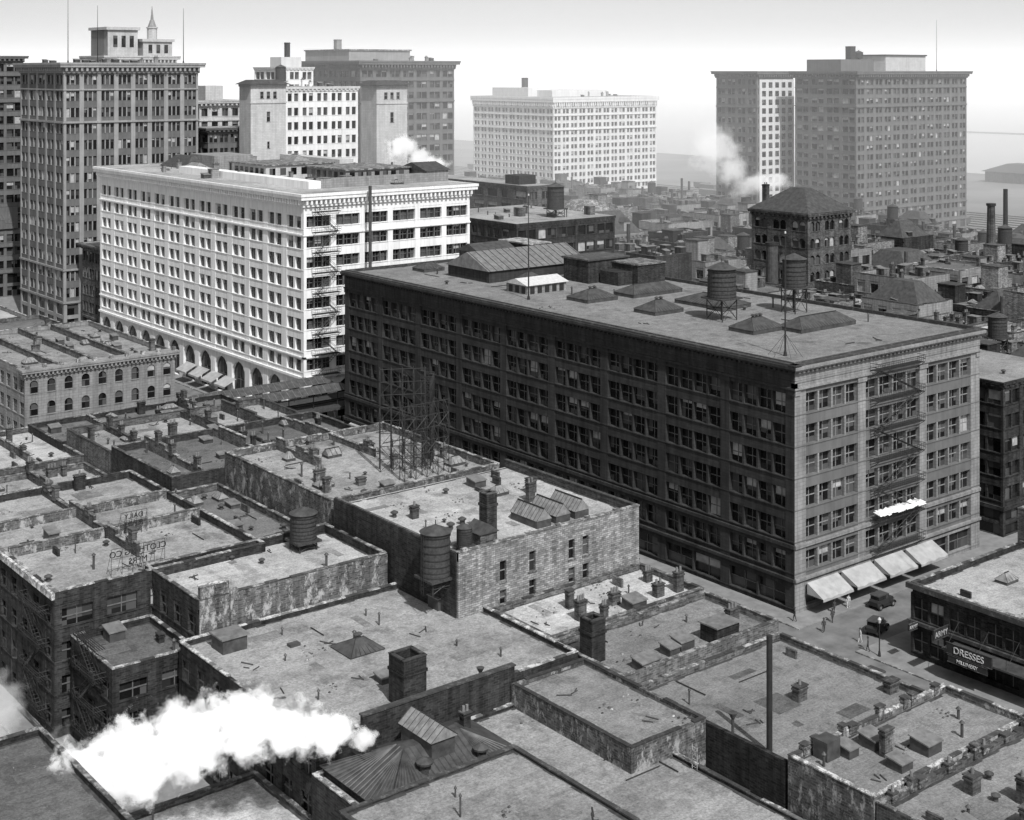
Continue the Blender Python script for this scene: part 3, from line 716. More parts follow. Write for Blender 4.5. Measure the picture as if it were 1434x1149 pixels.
def infill(bx0, bx1, by0, by1, lo, hi):
    x = bx0
    while x < bx1-6:
        w = min(rr.uniform(9, 20), bx1-x)
        if bx1-(x+w) < 7: w = bx1-x
        y = by0
        while y < by1-5:
            d = min(rr.uniform(7, 17), by1-y)
            if by1-(y+d) < 6: d = by1-y
            dd = .6225*x+.7826*y; r = .7826*x-.6225*y
            if -.39 < r/dd < .41:
                z = rr.uniform(lo, hi); mt = rr.choice(['mbrick','dbrick','brick','mstone','dbrick'])
                fl = max(2, int(z/4.2)); nb = max(1, int(d/3.4)); nr = max(1, int(w/3.4))
                sp = dict(pier=1.5, sub=1, sill=.3, head=.15, rail=False, blind=.3, depth=.3, floors=fl)
                lf = dict(sp, bays=nb) if rr.random() < .6 else None
                rt = dict(sp, bays=nr) if rr.random() < .6 else None
                b = block('low_brick_building', x, x+w, y, y+d, z, mt, rr.choice(['roof','roofd','roofl','roofd']), rr.uniform(.5, 1.1), lf, rt,
                          rr.choice(['coping','copd','copd']), finish=False, clut=rr.randint(6, 12), seed=rr.randint(0, 9999), kinds='cchvsbw')
                q = rr.random()
                if q < .35:
                    px, py = x+w*.3, y+d*.4; h = rr.uniform(2.4, 5); b.box('bulkhead:'+mt, px, px+4, py, py+4.5, z-1, z+h); b.box('bulkhead_cap:copd', px-.15, px+4.15, py-.15, py+4.65, z+h, z+h+.2)
                elif q < .5 and w > 9 and d > 9:
                    b.hip('metal_roof:dmetal', x+1, x+w-1, y+1, y+d-1, z, z+4, 3.6)
                elif q < .58:
                    b.cyl('flue:dmetal', x+w*.5, y+d*.6, z-1, z+rr.uniform(5, 9), .5, n=10)
                b.finish()
                if q > .94: tank('water_tank', x+w*.5, y+d*.5, z-.6, 2.5, 1.8, 4.2)
            y += d
        x += w
infill(217, 250, 125, 236, 15, 24); infill(195, 217, 161, 236, 15, 24)
infill(249, 262, 255, 355, 22, 30)
infill(286, 330, 150, 240, 17, 28); infill(295, 330, 256, 358, 17, 27); infill(268, 292, 256, 303, 18, 25); infill(268, 294, 332, 358, 18, 24)
infill(336, 395, 190, 235, 15, 22); infill(336, 395, 256, 358, 14, 24); infill(410, 452, 250, 400, 10, 19); infill(268, 330, 384, 460, 16, 26); infill(345, 445, 384, 470, 12, 20)
infill(250, 262, 125, 218, 16, 24); infill(410, 452, 420, 560, 12, 20)
infill(268, 284, 140, 220, 18, 26)
b = B('lakeside_pavilion'); b.box('walls:mbrick', 818, 850, 495, 530, 0, 7); b.hip('roof:dmetal', 816, 852, 493, 532, 7, 12, 12)
for k in range(6): b.box('windows:glass', 821+k*5, 823.5+k*5, 494.9, 494.98, 2, 5)
b.finish()

# ------------------------------------------------------------------ left mid-ground
W = dict(pier=1.3, sub=1, sill=.28, head=.14, depth=.3)
b = block('stone_commercial_block', 90.6, 120, 256.8, 300, 17.8, 'mstone', 'roof', .9, dict(W, bays=12, floors=4), dict(W, bays=9, floors=4, pier=1.7, arch=True), finish=False, clut=34, seed=31)
cornice(b, 90.6, 120, 256.8, 258.5, 16.4, 17.95, .7, 'cornice:mstone', .8)
for k in range(10): b.box('parapet_posts:coping', 90.8+k*3.2, 91.5+k*3.2, 256.9, 257.6, 17.95, 18.6)
for k in range(3): b.box('party_walls:mbrick', 97+k*7, 97.35+k*7, 258, 299, 16.9, 18.1); b.box('party_copings:coping', 96.9+k*7, 97.45+k*7, 258.6, 299, 18.1, 18.2)
b.finish()
block('low_brick_building', 90, 120, 301, 330, 15, 'mbrick', 'roofd', clut=26, seed=32)
block('low_stone_building', 90, 120, 331, 357, 13.6, 'mstone', 'roofl', clut=14, seed=33, right=dict(W, bays=8, floors=3))
block('low_brick_building', 100, 120, 384, 420, 16, 'mstone', 'roofl', clut=12, seed=34, right=dict(W, bays=6, floors=3), left=dict(W, bays=9, floors=3))
b = B('elevated_railway_platform')
b.box('deck:wood', 96, 200, 239.5, 250.5, 5.6, 6.2)
for k in range(13):
    x = 98+k*8
    for y in (239.8, 250.2): b.beam('columns:iron', (x,y,.1), (x,y,5.7), .2)
for (y0,y1) in ((239.3,243.2),(246.8,250.7)):
    b.hip('canopy:dmetal', 118, 150, y0, y1, 9.4, 10.6, 1.9)
    for k in range(22): b.beam('canopy_ribs:metal', (119.5+k*1.35,y0,9.45), (119.5+k*1.35,(y0+y1)/2-.1,10.62), .05)
    for k in range(6): b.beam('posts:iron', (120+k*5.5,(y0+y1)/2,6.2), (120+k*5.5,(y0+y1)/2,9.6), .1)
for y in (243.8,245.2): b.box('rails:iron', 96, 200, y, y+.12, 6.2, 6.4)
b.finish()
def party(b, xs, y0, y1, z, cop='coping', seed=1):
    """stepped party walls with chimney blocks along them"""
    r = random.Random(seed)
    for x in xs:
        y = y0
        while y < y1-.5:
            L = min(r.uniform(2.5, 6), y1-y); h = r.choice([0, .25, .5, .9])
            b.box('party_walls:mbrick', x, x+.35, y, y+L-.01, z-1.2, z+h); b.box('party_copings:'+cop, x-.07, x+.42, y+.01, y+L-.02, z+h, z+h+.1)
            if r.random() < .4: chimney(b, x+.18, y+L*.5, z+h, .6, 1.2, r.uniform(.6, 1.6), 'mbrick', r.choice([0,2,2]))
            y += L
b = block('brick_warehouse', 85, 120, 183, 204, 16, 'dbrick', 'roofd', 1.0, None, None, clut=32, seed=41, finish=False)
party(b, [90, 101.5, 113.6], 184, 203.5, 16, seed=3); b.finish()
b = block('brick_warehouse', 85, 120, 204.1, 222, 15, 'mbrick', 'roof', 1.0, clut=28, seed=42, finish=False, cop='copd')
party(b, [91, 104.5, 112], 204.6, 221.5, 15, 'copd', seed=4); b.finish()
b = block('brick_warehouse', 84, 120, 222.1, 237, 13, 'dbrick', 'roofd', .8, clut=26, seed=43, finish=False); party(b, [94, 111], 222.6, 236.5, 13, seed=5); b.finish()
b = block('low_brick_building', 60, 84.8, 214, 237, 12.5, 'mbrick', 'roofl', .8, clut=22, seed=44, finish=False); party(b, [69, 77.5], 214.5, 236.5, 12.5, seed=6); b.finish()
b = block('low_brick_building', 60, 84.8, 190.5, 213.8, 11.5, 'mbrick', 'roofl', .8, clut=24, seed=45, finish=False); party(b, [68, 75.5], 191, 213.4, 11.5, seed=7); b.finish()
# ------------------------------------------------------------------ near left row
W2 = dict(pier=1.6, sub=1, sill=.3, head=.16, depth=.35, blind=.12)
b = block('brick_loft_row', 56.3, 82, 150.5, 190, 16, 'dbrick', 'roof', .9, dict(W2, bays=11, floors=4), dict(W2, bays=5, floors=4), finish=False, clut=26, seed=51, kinds='cvhmpsdbr')
b.box('cornice:copw', 55.9, 56.28, 150.3, 190, 15.3, 16.05)
party(b, [69], 158, 189, 15.8, seed=8)
for k in range(2): b.box('cross_walls:wbrick', 57, 81.5, 167+k*10, 167.35+k*10, 15, 16.3); b.box('cross_copings:coping', 57, 81.5, 166.93+k*10, 167.42+k*10, 16.3, 16.4)
b.finish()
block('brick_annexe', 58, 67.4, 139, 150.4, 11, 'dbrick', 'roofd', .7, dict(W2, bays=3, floors=3), dict(W2, bays=2, floors=3), clut=3, seed=52)
fe = B('fire_escape'); fire_escape(fe, 'W', 58, 140.5, 146.5, [2.5+3.4*k for k in range(4)], 1.3); fe.finish()
fe = B('fire_escape'); fire_escape(fe, 'W', 56.3, 152, 158, [2.5+3.6*k for k in range(4)], 1.3); fe.finish()
b = block('low_brick_building', 67.5, 91.5, 138.6, 152.5, 16, 'dbrick', 'roofl', 1.0, dict(W2, bays=4, floors=4), None, finish=False, clut=6, seed=53, kinds='vhmdr')
b.box('south_party_wall:wbrick', 67.54, 91.46, 138.45, 138.6, 10.5, 15.95)
b.box('parapet_step:wbrick', 67.6, 71, 138.5, 139, 16.13, 17.4); b.box('parapet_step_coping:copw', 67.5, 71.1, 138.4, 139.1, 17.4, 17.52)
b.box('buttress:wbrick', 71, 71.8, 138.1, 138.44, 11, 16.6)
b.finish()
tank('water_tank', 86, 148.5, 15, 1.0, 1.6, 3.4)
b = block('low_brick_building', 82.1, 92, 152.7, 182.8, 14, 'mbrick', 'roofd', .8, finish=False, clut=26, seed=54); b.finish()
b = B('brick_factory')
x0,x1,y0,y1,z = 92.5,120,125.8,152,19.2
holes = []
for (px, top) in ((98.3,17.0),(102.6,17.2),(108.6,17.3),(110.8,17.3)):
    holes.append((px, px+.95, top-2.3, top)); holes.append((px, px+.95, top-5.1, top-3.3))
holes_wall(b, 'S', y0, x0, x1, 0, z, holes, 'walls:brick', .35)
b.box('walls:brick', x0, x1, y0+.5, y1, 0, z-1)
b.poly('walls:brick', [(x0,y0,0),(x0,y0+.5,0),(x0,y0+.5,z),(x0,y0,z)]); b.poly('walls:brick', [(x1,y0,0),(x1,y0+.5,0),(x1,y0+.5,z),(x1,y0,z)])
b.box('west_party_wall:dbrick', x0-.15, x0-.004, y0+.3, y1, 0, z-.1)
b.poly('roof:roofl', [(x0,y0+.4,z-.99),(x1,y0+.4,z-.99),(x1,y1,z-.99),(x0,y1,z-.99)])
flashing(b, x0, x1, y0+.1, y1, z-.985, 61, base='roofl')
b.box('walls:brick', x0, x1, y0+.01, y0+.45, z-1, z-.001)
b.box('parapets:mbrick', x1-.35, x1-.001, y0+.46, y1, z-1, z); b.box('parapets:mbrick', x0+.001, x0+.35, y0+.46, y1, z-1, z)
b.box('copings:coping', x0-.06, x1+.06, y0-.08, y0+.5, z, z+.12); b.box('copings:copd', x1-.42, x1+.06, y0+.51, y1, z, z+.12)
for k in range(6): b.box('copings:coping', 93+k*4.6, 93.8+k*4.6, y0-.02, y0+.45, z+.12, z+.3)
z = 18.21
for k in range(3): skylight(b, 107.5+k*3.0, 131.5, z, 2.2, 5.0, 1.3, 'y', .9, 0, False, False)
bigstack(b, 101, 131.5, z, 1.5, 1.5, 4.8, 'dbrick')
b.gable('hut_roof:dmetal', 96.8, 99.6, 127.5, 130.5, z+1.6, z+2.6, 'y'); b.box('hut:mbrick', 97, 99.4, 127.7, 130.3, z, z+1.6)
for k in range(4): mushroom(b, 94+k*2.2, 134+k*.7, z, .5)
clutter(b, 94, 118, 136, 151, z, 18, 61, 'chvmsbr')
b.finish()
tank('water_tank', 91.3, 128.5, 14.5, 1.5, 1.7, 5.2)
tank('water_tank', 95.4, 128.6, 18.2, .4, .9, 2.2)
b = block('whitewashed_brick_factory', 93, 120, 153.6, 182.8, 18.3, 'wbrick', 'roof', .9, None, dict(W2, bays=6, floors=4), finish=False, clut=34, seed=62, cop='coping'); party(b, [101, 110], 170, 182.4, 18.3, seed=9); b.finish()
b = B('rooftop_sign_frame')
def truss(xa, ya, xb, yb, z0, z1, w=1.2, p='steel:iron', n=6):
    d = Vector((xb-xa, yb-ya, 0)); q = d.normalized(); nn = Vector((-q.y, q.x, 0))*w
    cols = 4
    for c in range(cols+1):
        t = c/cols; x = xa+(xb-xa)*t; y = ya+(yb-ya)*t
        for o in (0, 1): b.beam(p, (x+nn.x*o, y+nn.y*o, z0), (x+nn.x*o, y+nn.y*o, z1), .07)
        for k in range(n):
            za = z0+(z1-z0)*k/n; zb = z0+(z1-z0)*(k+1)/n
            b.beam(p, (x, y, za), (x+nn.x, y+nn.y, zb), .04); b.beam(p, (x, y, zb), (x+nn.x, y+nn.y, zb), .04)
            if c < cols:
                x2 = xa+(xb-xa)*(c+1)/cols; y2 = ya+(yb-ya)*(c+1)/cols
                b.beam(p, (x, y, zb), (x2, y2, zb), .05)
                if k % 2 == 0: b.beam(p, (x, y, za), (x2, y2, zb), .04)
                else: b.beam(p, (x2, y2, za), (x, y, zb), .04)
truss(106.5, 157, 113.8, 157, 17.4, 27.5); truss(106.5, 163, 112, 160, 17.4, 31.5, 1.6, n=8); truss(112.8, 160, 117, 165, 17.4, 29.5, n=7)
b.finish()

# ------------------------------------------------------------------ foreground roofs
b = block('low_brick_store', 65, 96.3, 110, 138.2, 12.4, 'dbrick', 'roof', .5, dict(W2, bays=8, floors=3), None, finish=False, cop='copw', seed=7)
z = 11.9
skylight(b, 79.5, 126, z, 4.2, 4.0, 1.0, 'x', .15, 2, True)
b.box('roof_box:dmetal', 67.6, 70.4, 133.2, 135.8, z, z+1.5); b.box('roof_box_lid:metal', 67.4, 70.6, 133, 136, z+1.5, z+1.65)
bigstack(b, 76.5, 112.3, z, 2.6, 2.6, 4.6, 'dbrick')
hatch(b, 77.5, 117.6, z, 1.8, 1.4, .8)
b.box('roof_hatches:dmetal', 92, 94.6, 129, 131, z, z+1.3); b.box('roof_hatch_lids:metal', 91.9, 94.7, 128.9, 131.1, z+1.3, z+1.4)
b.box('patch:roofl', 82.5, 86.5, 111.8, 113.4, z+.05, z+.08)
b.cyl('funnel:dmetal', 84.6, 111.4, z, z+1.0, .14, n=10); b.cyl('funnel:dmetal', 84.6, 111.4, z+1.0, z+1.5, .15, .42, 10)
for (x,y) in ((72,128),(88,120),(70,118),(85,133),(90,115),(75,134)): vent(b, x, y, z, R.uniform(.4, 1.1), .09)
clutter(b, 66, 95, 113, 136, z, 12, 64, 'dpdvprr', 'dbrick')
b.box('curb:dmetal', 74, 75.2, 130.4, 131.2, z, z+.3)
b.box('fire_wall:dbrick', 69.5, 87.2, 109.2, 109.7, 9, z+1.7); b.box('fire_wall_coping:copd', 69.4, 87.3, 109.1, 109.8, z+1.7, z+1.85)
b.box('fire_wall:dbrick', 86.6, 87.2, 109.71, 110.4, 10, z+1.2)
b.finish()
def lot(y0, y1, z, mt='mbrick', rf='roof', clut=6, seed=1, x0=96.6, cop='coping'):
    return block('low_brick_store', x0, 120, y0, y1, z, mt, rf, .6, clut=clut, seed=seed, finish=False, kinds='cvvhpmdcbdrr', cop=cop)
b = lot(114.8, 125.6, 12.2, seed=71, clut=16, rf='roofl', cop='coping'); hatch(b, 110.5, 116.6, 11.6, 2.2, 1.8, 1.3); chimney(b, 105.5, 116.2, 11.6, .7, .7, 1.6)
b.finish()
b = lot(103.5, 114.7, 11.9, seed=72, clut=10, rf='roof')
bigstack(b, 97.9, 109.6, 11.3, 1.9, 1.9, 4.4, 'dbrick'); hatch(b, 107.5, 106, 11.3, 2, 1.6, 1.2)
b.box('roof_box:dbrick', 110.6, 114, 103.9, 106.4, 11.3, 13.1); b.box('roof_box_lid:metal', 110.4, 114.2, 103.7, 106.6, 13.1, 13.25)
hatch(b, 101, 104.8, 11.3, 2.6, 1.6, 1.1); b.finish()
b = lot(82.6, 103.4, 10.6, rf='roofm', seed=73, clut=8, x0=97.2)
b.cyl('tall_flue:iron', 99.0, 86.5, 10, 20.8, .28, n=12)
b.cyl('funnel:dmetal', 97.9, 90, 10, 12.2, .14, n=10); b.cyl('funnel:dmetal', 97.9, 90, 12.2, 12.8, .15, .45, 10)
b.box('west_wall:dbrick', 96.7, 97.15, 82.7, 103.3, 7, 11.4); b.finish()
b = lot(73, 82.3, 12.1, seed=74, clut=11, cop='copw', mt='wbrick')
for x in (98.6, 100.1, 103.9, 105.2, 109.4, 113.2, 114.4, 118.1): chimney(b, x, 82.05, 12.1, R.uniform(.5,1), .5, R.uniform(.3,.9), 'wbrick', R.choice([0,0,1]))
b.box('roof_box:dmetal', 99.2, 101, 80, 81.6, 11.5, 13.2); hatch(b, 105, 79.5, 11.5, 1.8, 1.8, 1.2)
hatch(b, 108, 76, 11.5, 2, 2, 1.3); hatch(b, 103.5, 75.5, 11.5, 1.6, 1.6, 1.0); b.finish()
b = lot(60, 72.8, 11.8, seed=75, clut=18)
for x in (98.4, 101, 102.2, 106.4, 110.3, 111.7, 115.2, 118.4): chimney(b, x, 72.5, 11.8, R.uniform(.5,.9), .5, R.uniform(.3,1.0), 'wbrick', R.choice([0,1,1]))
b.finish()
b = lot(40, 59.8, 12.4, seed=76, clut=16, mt='wbrick'); b.finish()
b = block('low_brick_store', 86.6, 96.2, 91.8, 109.0, 12.1, 'wbrick', 'roof', .35, clut=5, seed=81, cop='copd', kinds='vdpmr')
b = block('low_brick_store', 64, 92.2, 55, 109.0, 10.1, 'dbrick', 'roof', .3, clut=20, seed=82, cop='coping', kinds='vdpmvdrr', finish=False)
b.beam('roof_ladder:coping', (91.6,88.5,9.8), (91.6,88.5,12.2), .05); b.beam('roof_ladder:coping', (91.6,89.1,9.8), (91.6,89.1,12.2), .05)
for k in range(6): b.beam('roof_ladder:coping', (91.6,88.5,10.1+k*.35), (91.6,89.1,10.1+k*.35), .03)
b.finish()
b = block('roof_addition', 60, 78.2, 80, 98, 12.6, 'dbrick', 'roof', .2, cop='copd', zb=9.5, finish=False, clut=6, seed=83, kinds='vdpdr'); b.finish()
b = B('metal_roofed_shed')
b.box('walls:dbrick', 65, 80.5, 98.3, 108.8, 9.7, 10.6)
b.hip('metal_roof:dmetal', 64.8, 80.8, 98.1, 109, 10.6, 12.9, 4.9)
for k in range(27):
    x = 64.8+k*16/26; xr = min(max(x, 69.7), 75.9)
    b.beam('seams:dmetal', (x,98.1,10.64), (xr,103,12.94), .06)
for k in range(19):
    y = 98.1+k*10.9/18; yr = min(max(y, 103), 104.1)
    b.beam('seams:dmetal', (64.8,y,10.64), (69.7,yr,12.94), .06)
b.gable('dormer_roof:skyglass', 71.3, 74.2, 101, 106.2, 13.6, 14.7, 'y'); b.box('dormer:dmetal', 71.5, 74, 101.2, 106, 11, 13.6)
for k in range(8): b.beam('dormer_bars:iron', (71.3,101+k*.74,13.65), (72.75,101+k*.74,14.75), .04); b.beam('dormer_bars:iron', (74.2,101+k*.74,13.65), (72.75,101+k*.74,14.75), .04)
mushroom(b, 70.3, 100.6, 11.6, .75); mushroom(b, 76, 100, 11.4, .7); chimney(b, 77.6, 104.5, 11.4, .8, .7, 2, 'dbrick')
b.finish()
bst = B('steam_stack'); bst.cyl('stack:iron', 68.2, 106.4, 9, 12.6, .75, n=16); bst.box('housing:dbrick', 67.2, 69.4, 105.4, 107.6, 9.5, 11.8); bst.finish()
block('low_shed', 46, 64.8, 92, 121, 5.5, 'mbrick', 'roofl', .4, clut=14, seed=91)
block('low_brick_building', 20, 47, 90, 129, 12, 'dbrick', 'roofd', .6, clut=12, seed=92, right=dict(W2, bays=8, floors=3))

# ------------------------------------------------------------------ store across the street with signs
b = block('dress_store', 147.5, 190, 60, 106, 9.2, 'dbrick', 'roofl', .7, dict(pier=.8, bays=9, floors=2, sub=2, sill=.22, head=.12, depth=.4, blind=.4, mull=.3), dict(W2, bays=8, floors=2), finish=False, clut=18, seed=95)
b.box('cornice:copd', 147.0, 147.49, 60, 106.4, 8.6, 9.25); b.box('cornice:copd', 147.1, 147.48, 60, 106.3, 4.3, 4.7)
b.box('marquee:dmetal', 144.5, 147.4, 86, 99.5, 3.75, 3.95)
for y in (87, 91, 95, 99): b.beam('marquee_rods:iron', (144.6,y,3.95), (147.4,y,6.5), .03)
b.finish()
block('low_brick_building', 172, 195, 95, 106.5, 13.5, 'mbrick', 'roofd', .6, clut=4, seed=96)
def text_obj(parent, txt, size, loc, rot, mat, ext=.03):
    c = bpy.data.curves.new('letters', 'FONT'); c.body = txt; c.size = size; c.extrude = ext; c.align_x = 'CENTER'
    c.materials.append(M[mat]); o = bpy.data.objects.new('letters', c); COL.objects.link(o)
    o.parent = parent; o.location = Vector(loc)-parent.location; o.rotation_euler = rot
def sign(name, txt, size, x0, x1, y0, y1, z0, z1, face, bp='board:signd', lp='signw'):
    b = B(name); b.box(bp, x0, x1, y0, y1, z0, z1)
    fr = .08
    if face == 'W': b.box('frame:copd', x0-.03, x0+.05, y0-fr, y1+fr, z1, z1+fr); b.box('frame:copd', x0-.03, x0+.05, y0-fr, y1+fr, z0-fr, z0)
    else: b.box('frame:copd', x0-fr, x1+fr, y0-.03, y0+.05, z1, z1+fr); b.box('frame:copd', x0-fr, x1+fr, y0-.03, y0+.05, z0-fr, z0)
    e = b.finish()
    zc = (z0+z1)/2-size*.35
    if face == 'W': text_obj(e, txt, size, (x0-.05, (y0+y1)/2, zc), (math.pi/2, 0, -math.pi/2), lp)
    else: text_obj(e, txt, size, ((x0+x1)/2, y0-.05, zc), (math.pi/2, 0, 0), lp)
sign('dresses_sign', 'DRESSES', 1.1, 144.2, 144.45, 92.6, 98.6, 3.75, 4.95, 'W')
sign('store_sign', 'MILLINERY', .6, 144.2, 144.45, 93.2, 98.4, 2.8, 3.5, 'W')
sign('army_store_sign', 'ARMY', .95, 144, 146.9, 100.2, 100.4, 4.6, 5.8, 'S', lp='blind')
sign('army_store_sign', 'ARMY', .6, 145, 146.6, 104.4, 104.6, 4.2, 5, 'S', lp='blind')
sign('newspaper_wall_sign', 'HERALD', 5, 145, 158, 454.5, 454.7, 22, 29, 'S', bp='board:office2', lp='signg')

def rooftop_letters(name, lines, x0, y0, z, size, width):
    b = B(name)
    zt = z+.8+len(lines)*size*1.15
    n = 5
    for k in range(n+1):
        x = x0+width*k/n
        b.beam('frame:iron', (x,y0,z-.1), (x,y0,zt), .03); b.beam('frame:iron', (x,y0,zt-.3), (x,y0+1.4,z-.1), .025)
    for k in range(len(lines)+1):
        zz = z+.8+k*size*1.15; b.beam('frame:iron', (x0,y0,zz), (x0+width,y0,zz), .03)
    e = b.finish()
    for i, l in enumerate(lines):
        text_obj(e, l, size, (x0+width/2, y0+.06, zt-(i+1)*size*1.15+.15), (math.pi/2, 0, math.pi), 'iron', .04)
rooftop_letters('rooftop_letter_sign', ['DAILY','NEWS'], 70.5, 166.2, 15.1, .9, 3.4)
rooftop_letters('rooftop_letter_sign', ['CLOTHING CO','MFRS'], 64, 153.6, 15.1, 1.0, 6.5)

# ------------------------------------------------------------------ cars and people
def car(x, y, rot, nm='parked_car'):
    b = B(nm)
    def prof(part, pts, w0, w1=None):
        w1 = w1 or w0; n = len(pts)
        vs = [(p[0], -w0 if p[1] < 1.2 else -w1, p[1]) for p in pts]+[(p[0], w0 if p[1] < 1.2 else w1, p[1]) for p in pts]
        b.raw(part, vs, [tuple(range(n)), tuple(range(2*n-1, n-1, -1))]+[(i,(i+1)%n,n+(i+1)%n,n+i) for i in range(n)])
    prof('bonnet:carp', [(.75,.55),(2.0,.55),(2.02,1.05),(1.9,1.18),(.75,1.24)], .42)
    prof('body:carp', [(-1.75,.5),(.78,.5),(.78,1.3),(-1.6,1.3),(-1.8,1.05)], .72)
    prof('cabin:glass', [(-1.5,1.3),(.62,1.3),(.5,1.82),(-1.4,1.82)], .68, .66)
    prof('top:suit', [(-1.62,1.82),(.72,1.8),(.6,1.95),(-1.3,2.0),(-1.6,1.93)], .72, .72)
    for px in (.68,-.35,-1.45):
        for sy in (-.69,.69): b.beam('pillars:carp', (px,sy,1.28), (px-.05,sy,1.84), .04)
    b.box('running_board:carp', -.9, 1.0, -.9, .9, .42, .48)
    for wx in (1.45,-1.3):
        for sy in (-.8,.8):
            n = 18; vs = []
            for yy in (sy-.07, sy+.07):
                vs += [(wx+.4*math.cos(2*math.pi*k/n), yy, .4+.4*math.sin(2*math.pi*k/n)) for k in range(n)]
            b.raw('wheels:rubber', vs, [tuple(range(n)), tuple(range(2*n-1,n-1,-1))]+[(k,(k+1)%n,n+(k+1)%n,n+k) for k in range(n)])
            vs = []
            for yy in (sy-.09, sy+.09): vs += [(wx+.2*math.cos(2*math.pi*k/n), yy, .4+.2*math.sin(2*math.pi*k/n)) for k in range(n)]
            b.raw('hubs:metal', vs, [tuple(range(n)), tuple(range(2*n-1,n-1,-1))]+[(k,(k+1)%n,n+(k+1)%n,n+k) for k in range(n)])
            pts = [(wx+.52*math.cos(a), .42+.5*math.sin(a)) for a in [math.pi*q/8 for q in range(0,9)]]
            for q in range(8):
                (xa,za),(xb,zb) = pts[q],pts[q+1]; ya = sy-.16; yb = sy+.16
                b.raw('mudguards:carp', [(xa,ya,za),(xb,ya,zb),(xb,yb,zb),(xa,yb,za),(xa,ya,za+.03),(xb,ya,zb+.03),(xb,yb,zb+.03),(xa,yb,za+.03)], [(3,2,1,0),(4,5,6,7),(0,1,5,4),(2,3,7,6)])
    for sy in (-.5,.5): b.cyl('headlamps:metal', 2.0, sy, .85, 1.1, .13, n=10)
    b.box('bumper:metal', 2.15, 2.2, -.7, .7, .45, .55)
    e = b.finish(); loc = e.location.copy(); e.rotation_euler = (0,0,rot)
    e.location = (x+loc.x*math.cos(rot)-loc.y*math.sin(rot), y+loc.x*math.sin(rot)+loc.y*math.cos(rot), loc.z+.005)
car(150.3, 113.2, math.radians(15)); car(158, 118.2, 0); car(137, 104, math.radians(90)); car(141, 150, math.radians(90)); car(133,128,math.radians(85)); car(172,112.5,math.pi)
def person(x, y, rot, mat='suit', stride=.25):
    j = [(0,0,.95),(0,0,1.2),(0,0,1.42),(0,0,1.52),(0,.01,1.62),(0,.01,1.74),
         (.1,0,.9),(.11,stride*.5,.5),(.11,stride*.7,.08),(.11,stride*.7+.14,.04),
         (-.1,0,.9),(-.11,-stride*.3,.5),(-.11,-stride*.9,.1),(-.11,-stride*.9+.13,.04),
         (.19,0,1.4),(.24,-.05,1.12),(.24,.05,.88),(-.19,0,1.4),(-.24,.05,1.12),(-.24,.12,.9)]
    e = [(0,1),(1,2),(2,3),(3,4),(4,5),(0,6),(6,7),(7,8),(8,9),(0,10),(10,11),(11,12),(12,13),(2,14),(14,15),(15,16),(2,17),(17,18),(18,19)]
    r = [.15,.14,.15,.055,.1,.085,.1,.07,.05,.045,.1,.07,.05,.045,.07,.05,.04,.07,.05,.04]
    me = bpy.data.meshes.new('pedestrian'); me.from_pydata(j, e, []); o = bpy.data.objects.new('pedestrian', me); COL.objects.link(o)
    me.materials.append(M[mat])
    o.modifiers.new('skin', 'SKIN'); sv = me.skin_vertices[0].data
    for i, q in enumerate(r): sv[i].radius = (q, q*.8 if i < 3 else q)
    sv[0].use_root = True
    o.modifiers.new('sub', 'SUBSURF').levels = 1; o.modifiers['sub'].render_levels = 1
    o.location = (x, y, .14 if (x > 143.2 and not 111 < y < 120) else .01); o.rotation_euler = (0,0,rot)
    h = B('hat'); h.cyl('hat:suit', 0, 0, 1.76, 1.78, .17, n=12); h.cyl('hat:suit', 0, 0, 1.78, 1.9, .1, .09, 12)
    he = h.finish(); he.location = (0,.01,1.76); he.parent = o
for i, (x,y) in enumerate(((145,117.5),(146,112.5),(144.3,110),(148.5,118.9),(151,120.6),(154,120.6),(144.6,122))):
    person(x, y, R.uniform(0,6.28), 'dress' if i % 4 == 1 else 'suit')
b = B('street_lamp'); b.cyl('post:iron', 144.2, 108.2, .14, 4.2, .09, .06, 8); b.cyl('base:iron', 144.2, 108.2, .14, .8, .2, .12, 8)
b.cyl('globe:signw', 144.2, 108.2, 4.25, 4.7, .12, .24, 10); b.cyl('globe:signw', 144.2, 108.2, 4.7, 4.95, .24, .08, 10); b.finish()

# ------------------------------------------------------------------ haze and steam (volumes)
def vol_mat(name, dens, emi):
    m = bpy.data.materials.new(name); m.use_nodes = True; t = m.node_tree; t.nodes.clear()
    o = t.nodes.new('ShaderNodeOutputMaterial'); v = t.nodes.new('ShaderNodeVolumePrincipled')
    v.inputs['Color'].default_value = (.97,.97,.97,1); v.inputs['Density'].default_value = dens
    v.inputs['Emission Strength'].default_value = emi; v.inputs['Emission Color'].default_value = (1,1,1,1)  # glow added to stand in for multiple scattering in haze and steam
    t.links.new(v.outputs[0], o.inputs['Volume']); return m, t, v
hm, _, _ = vol_mat('lake_haze', .0006, .0003)
def vol_box(name, m, x0,x1,y0,y1,z0,z1):
    b = B(name); b.box('air:iron', x0,x1,y0,y1,z0,z1); e = b.finish()
    for c in e.children: c.data.materials.clear(); c.data.materials.append(m)
vol_box('lake_haze', hm, 195, 9000, 237.2, 9000, .5, 110)
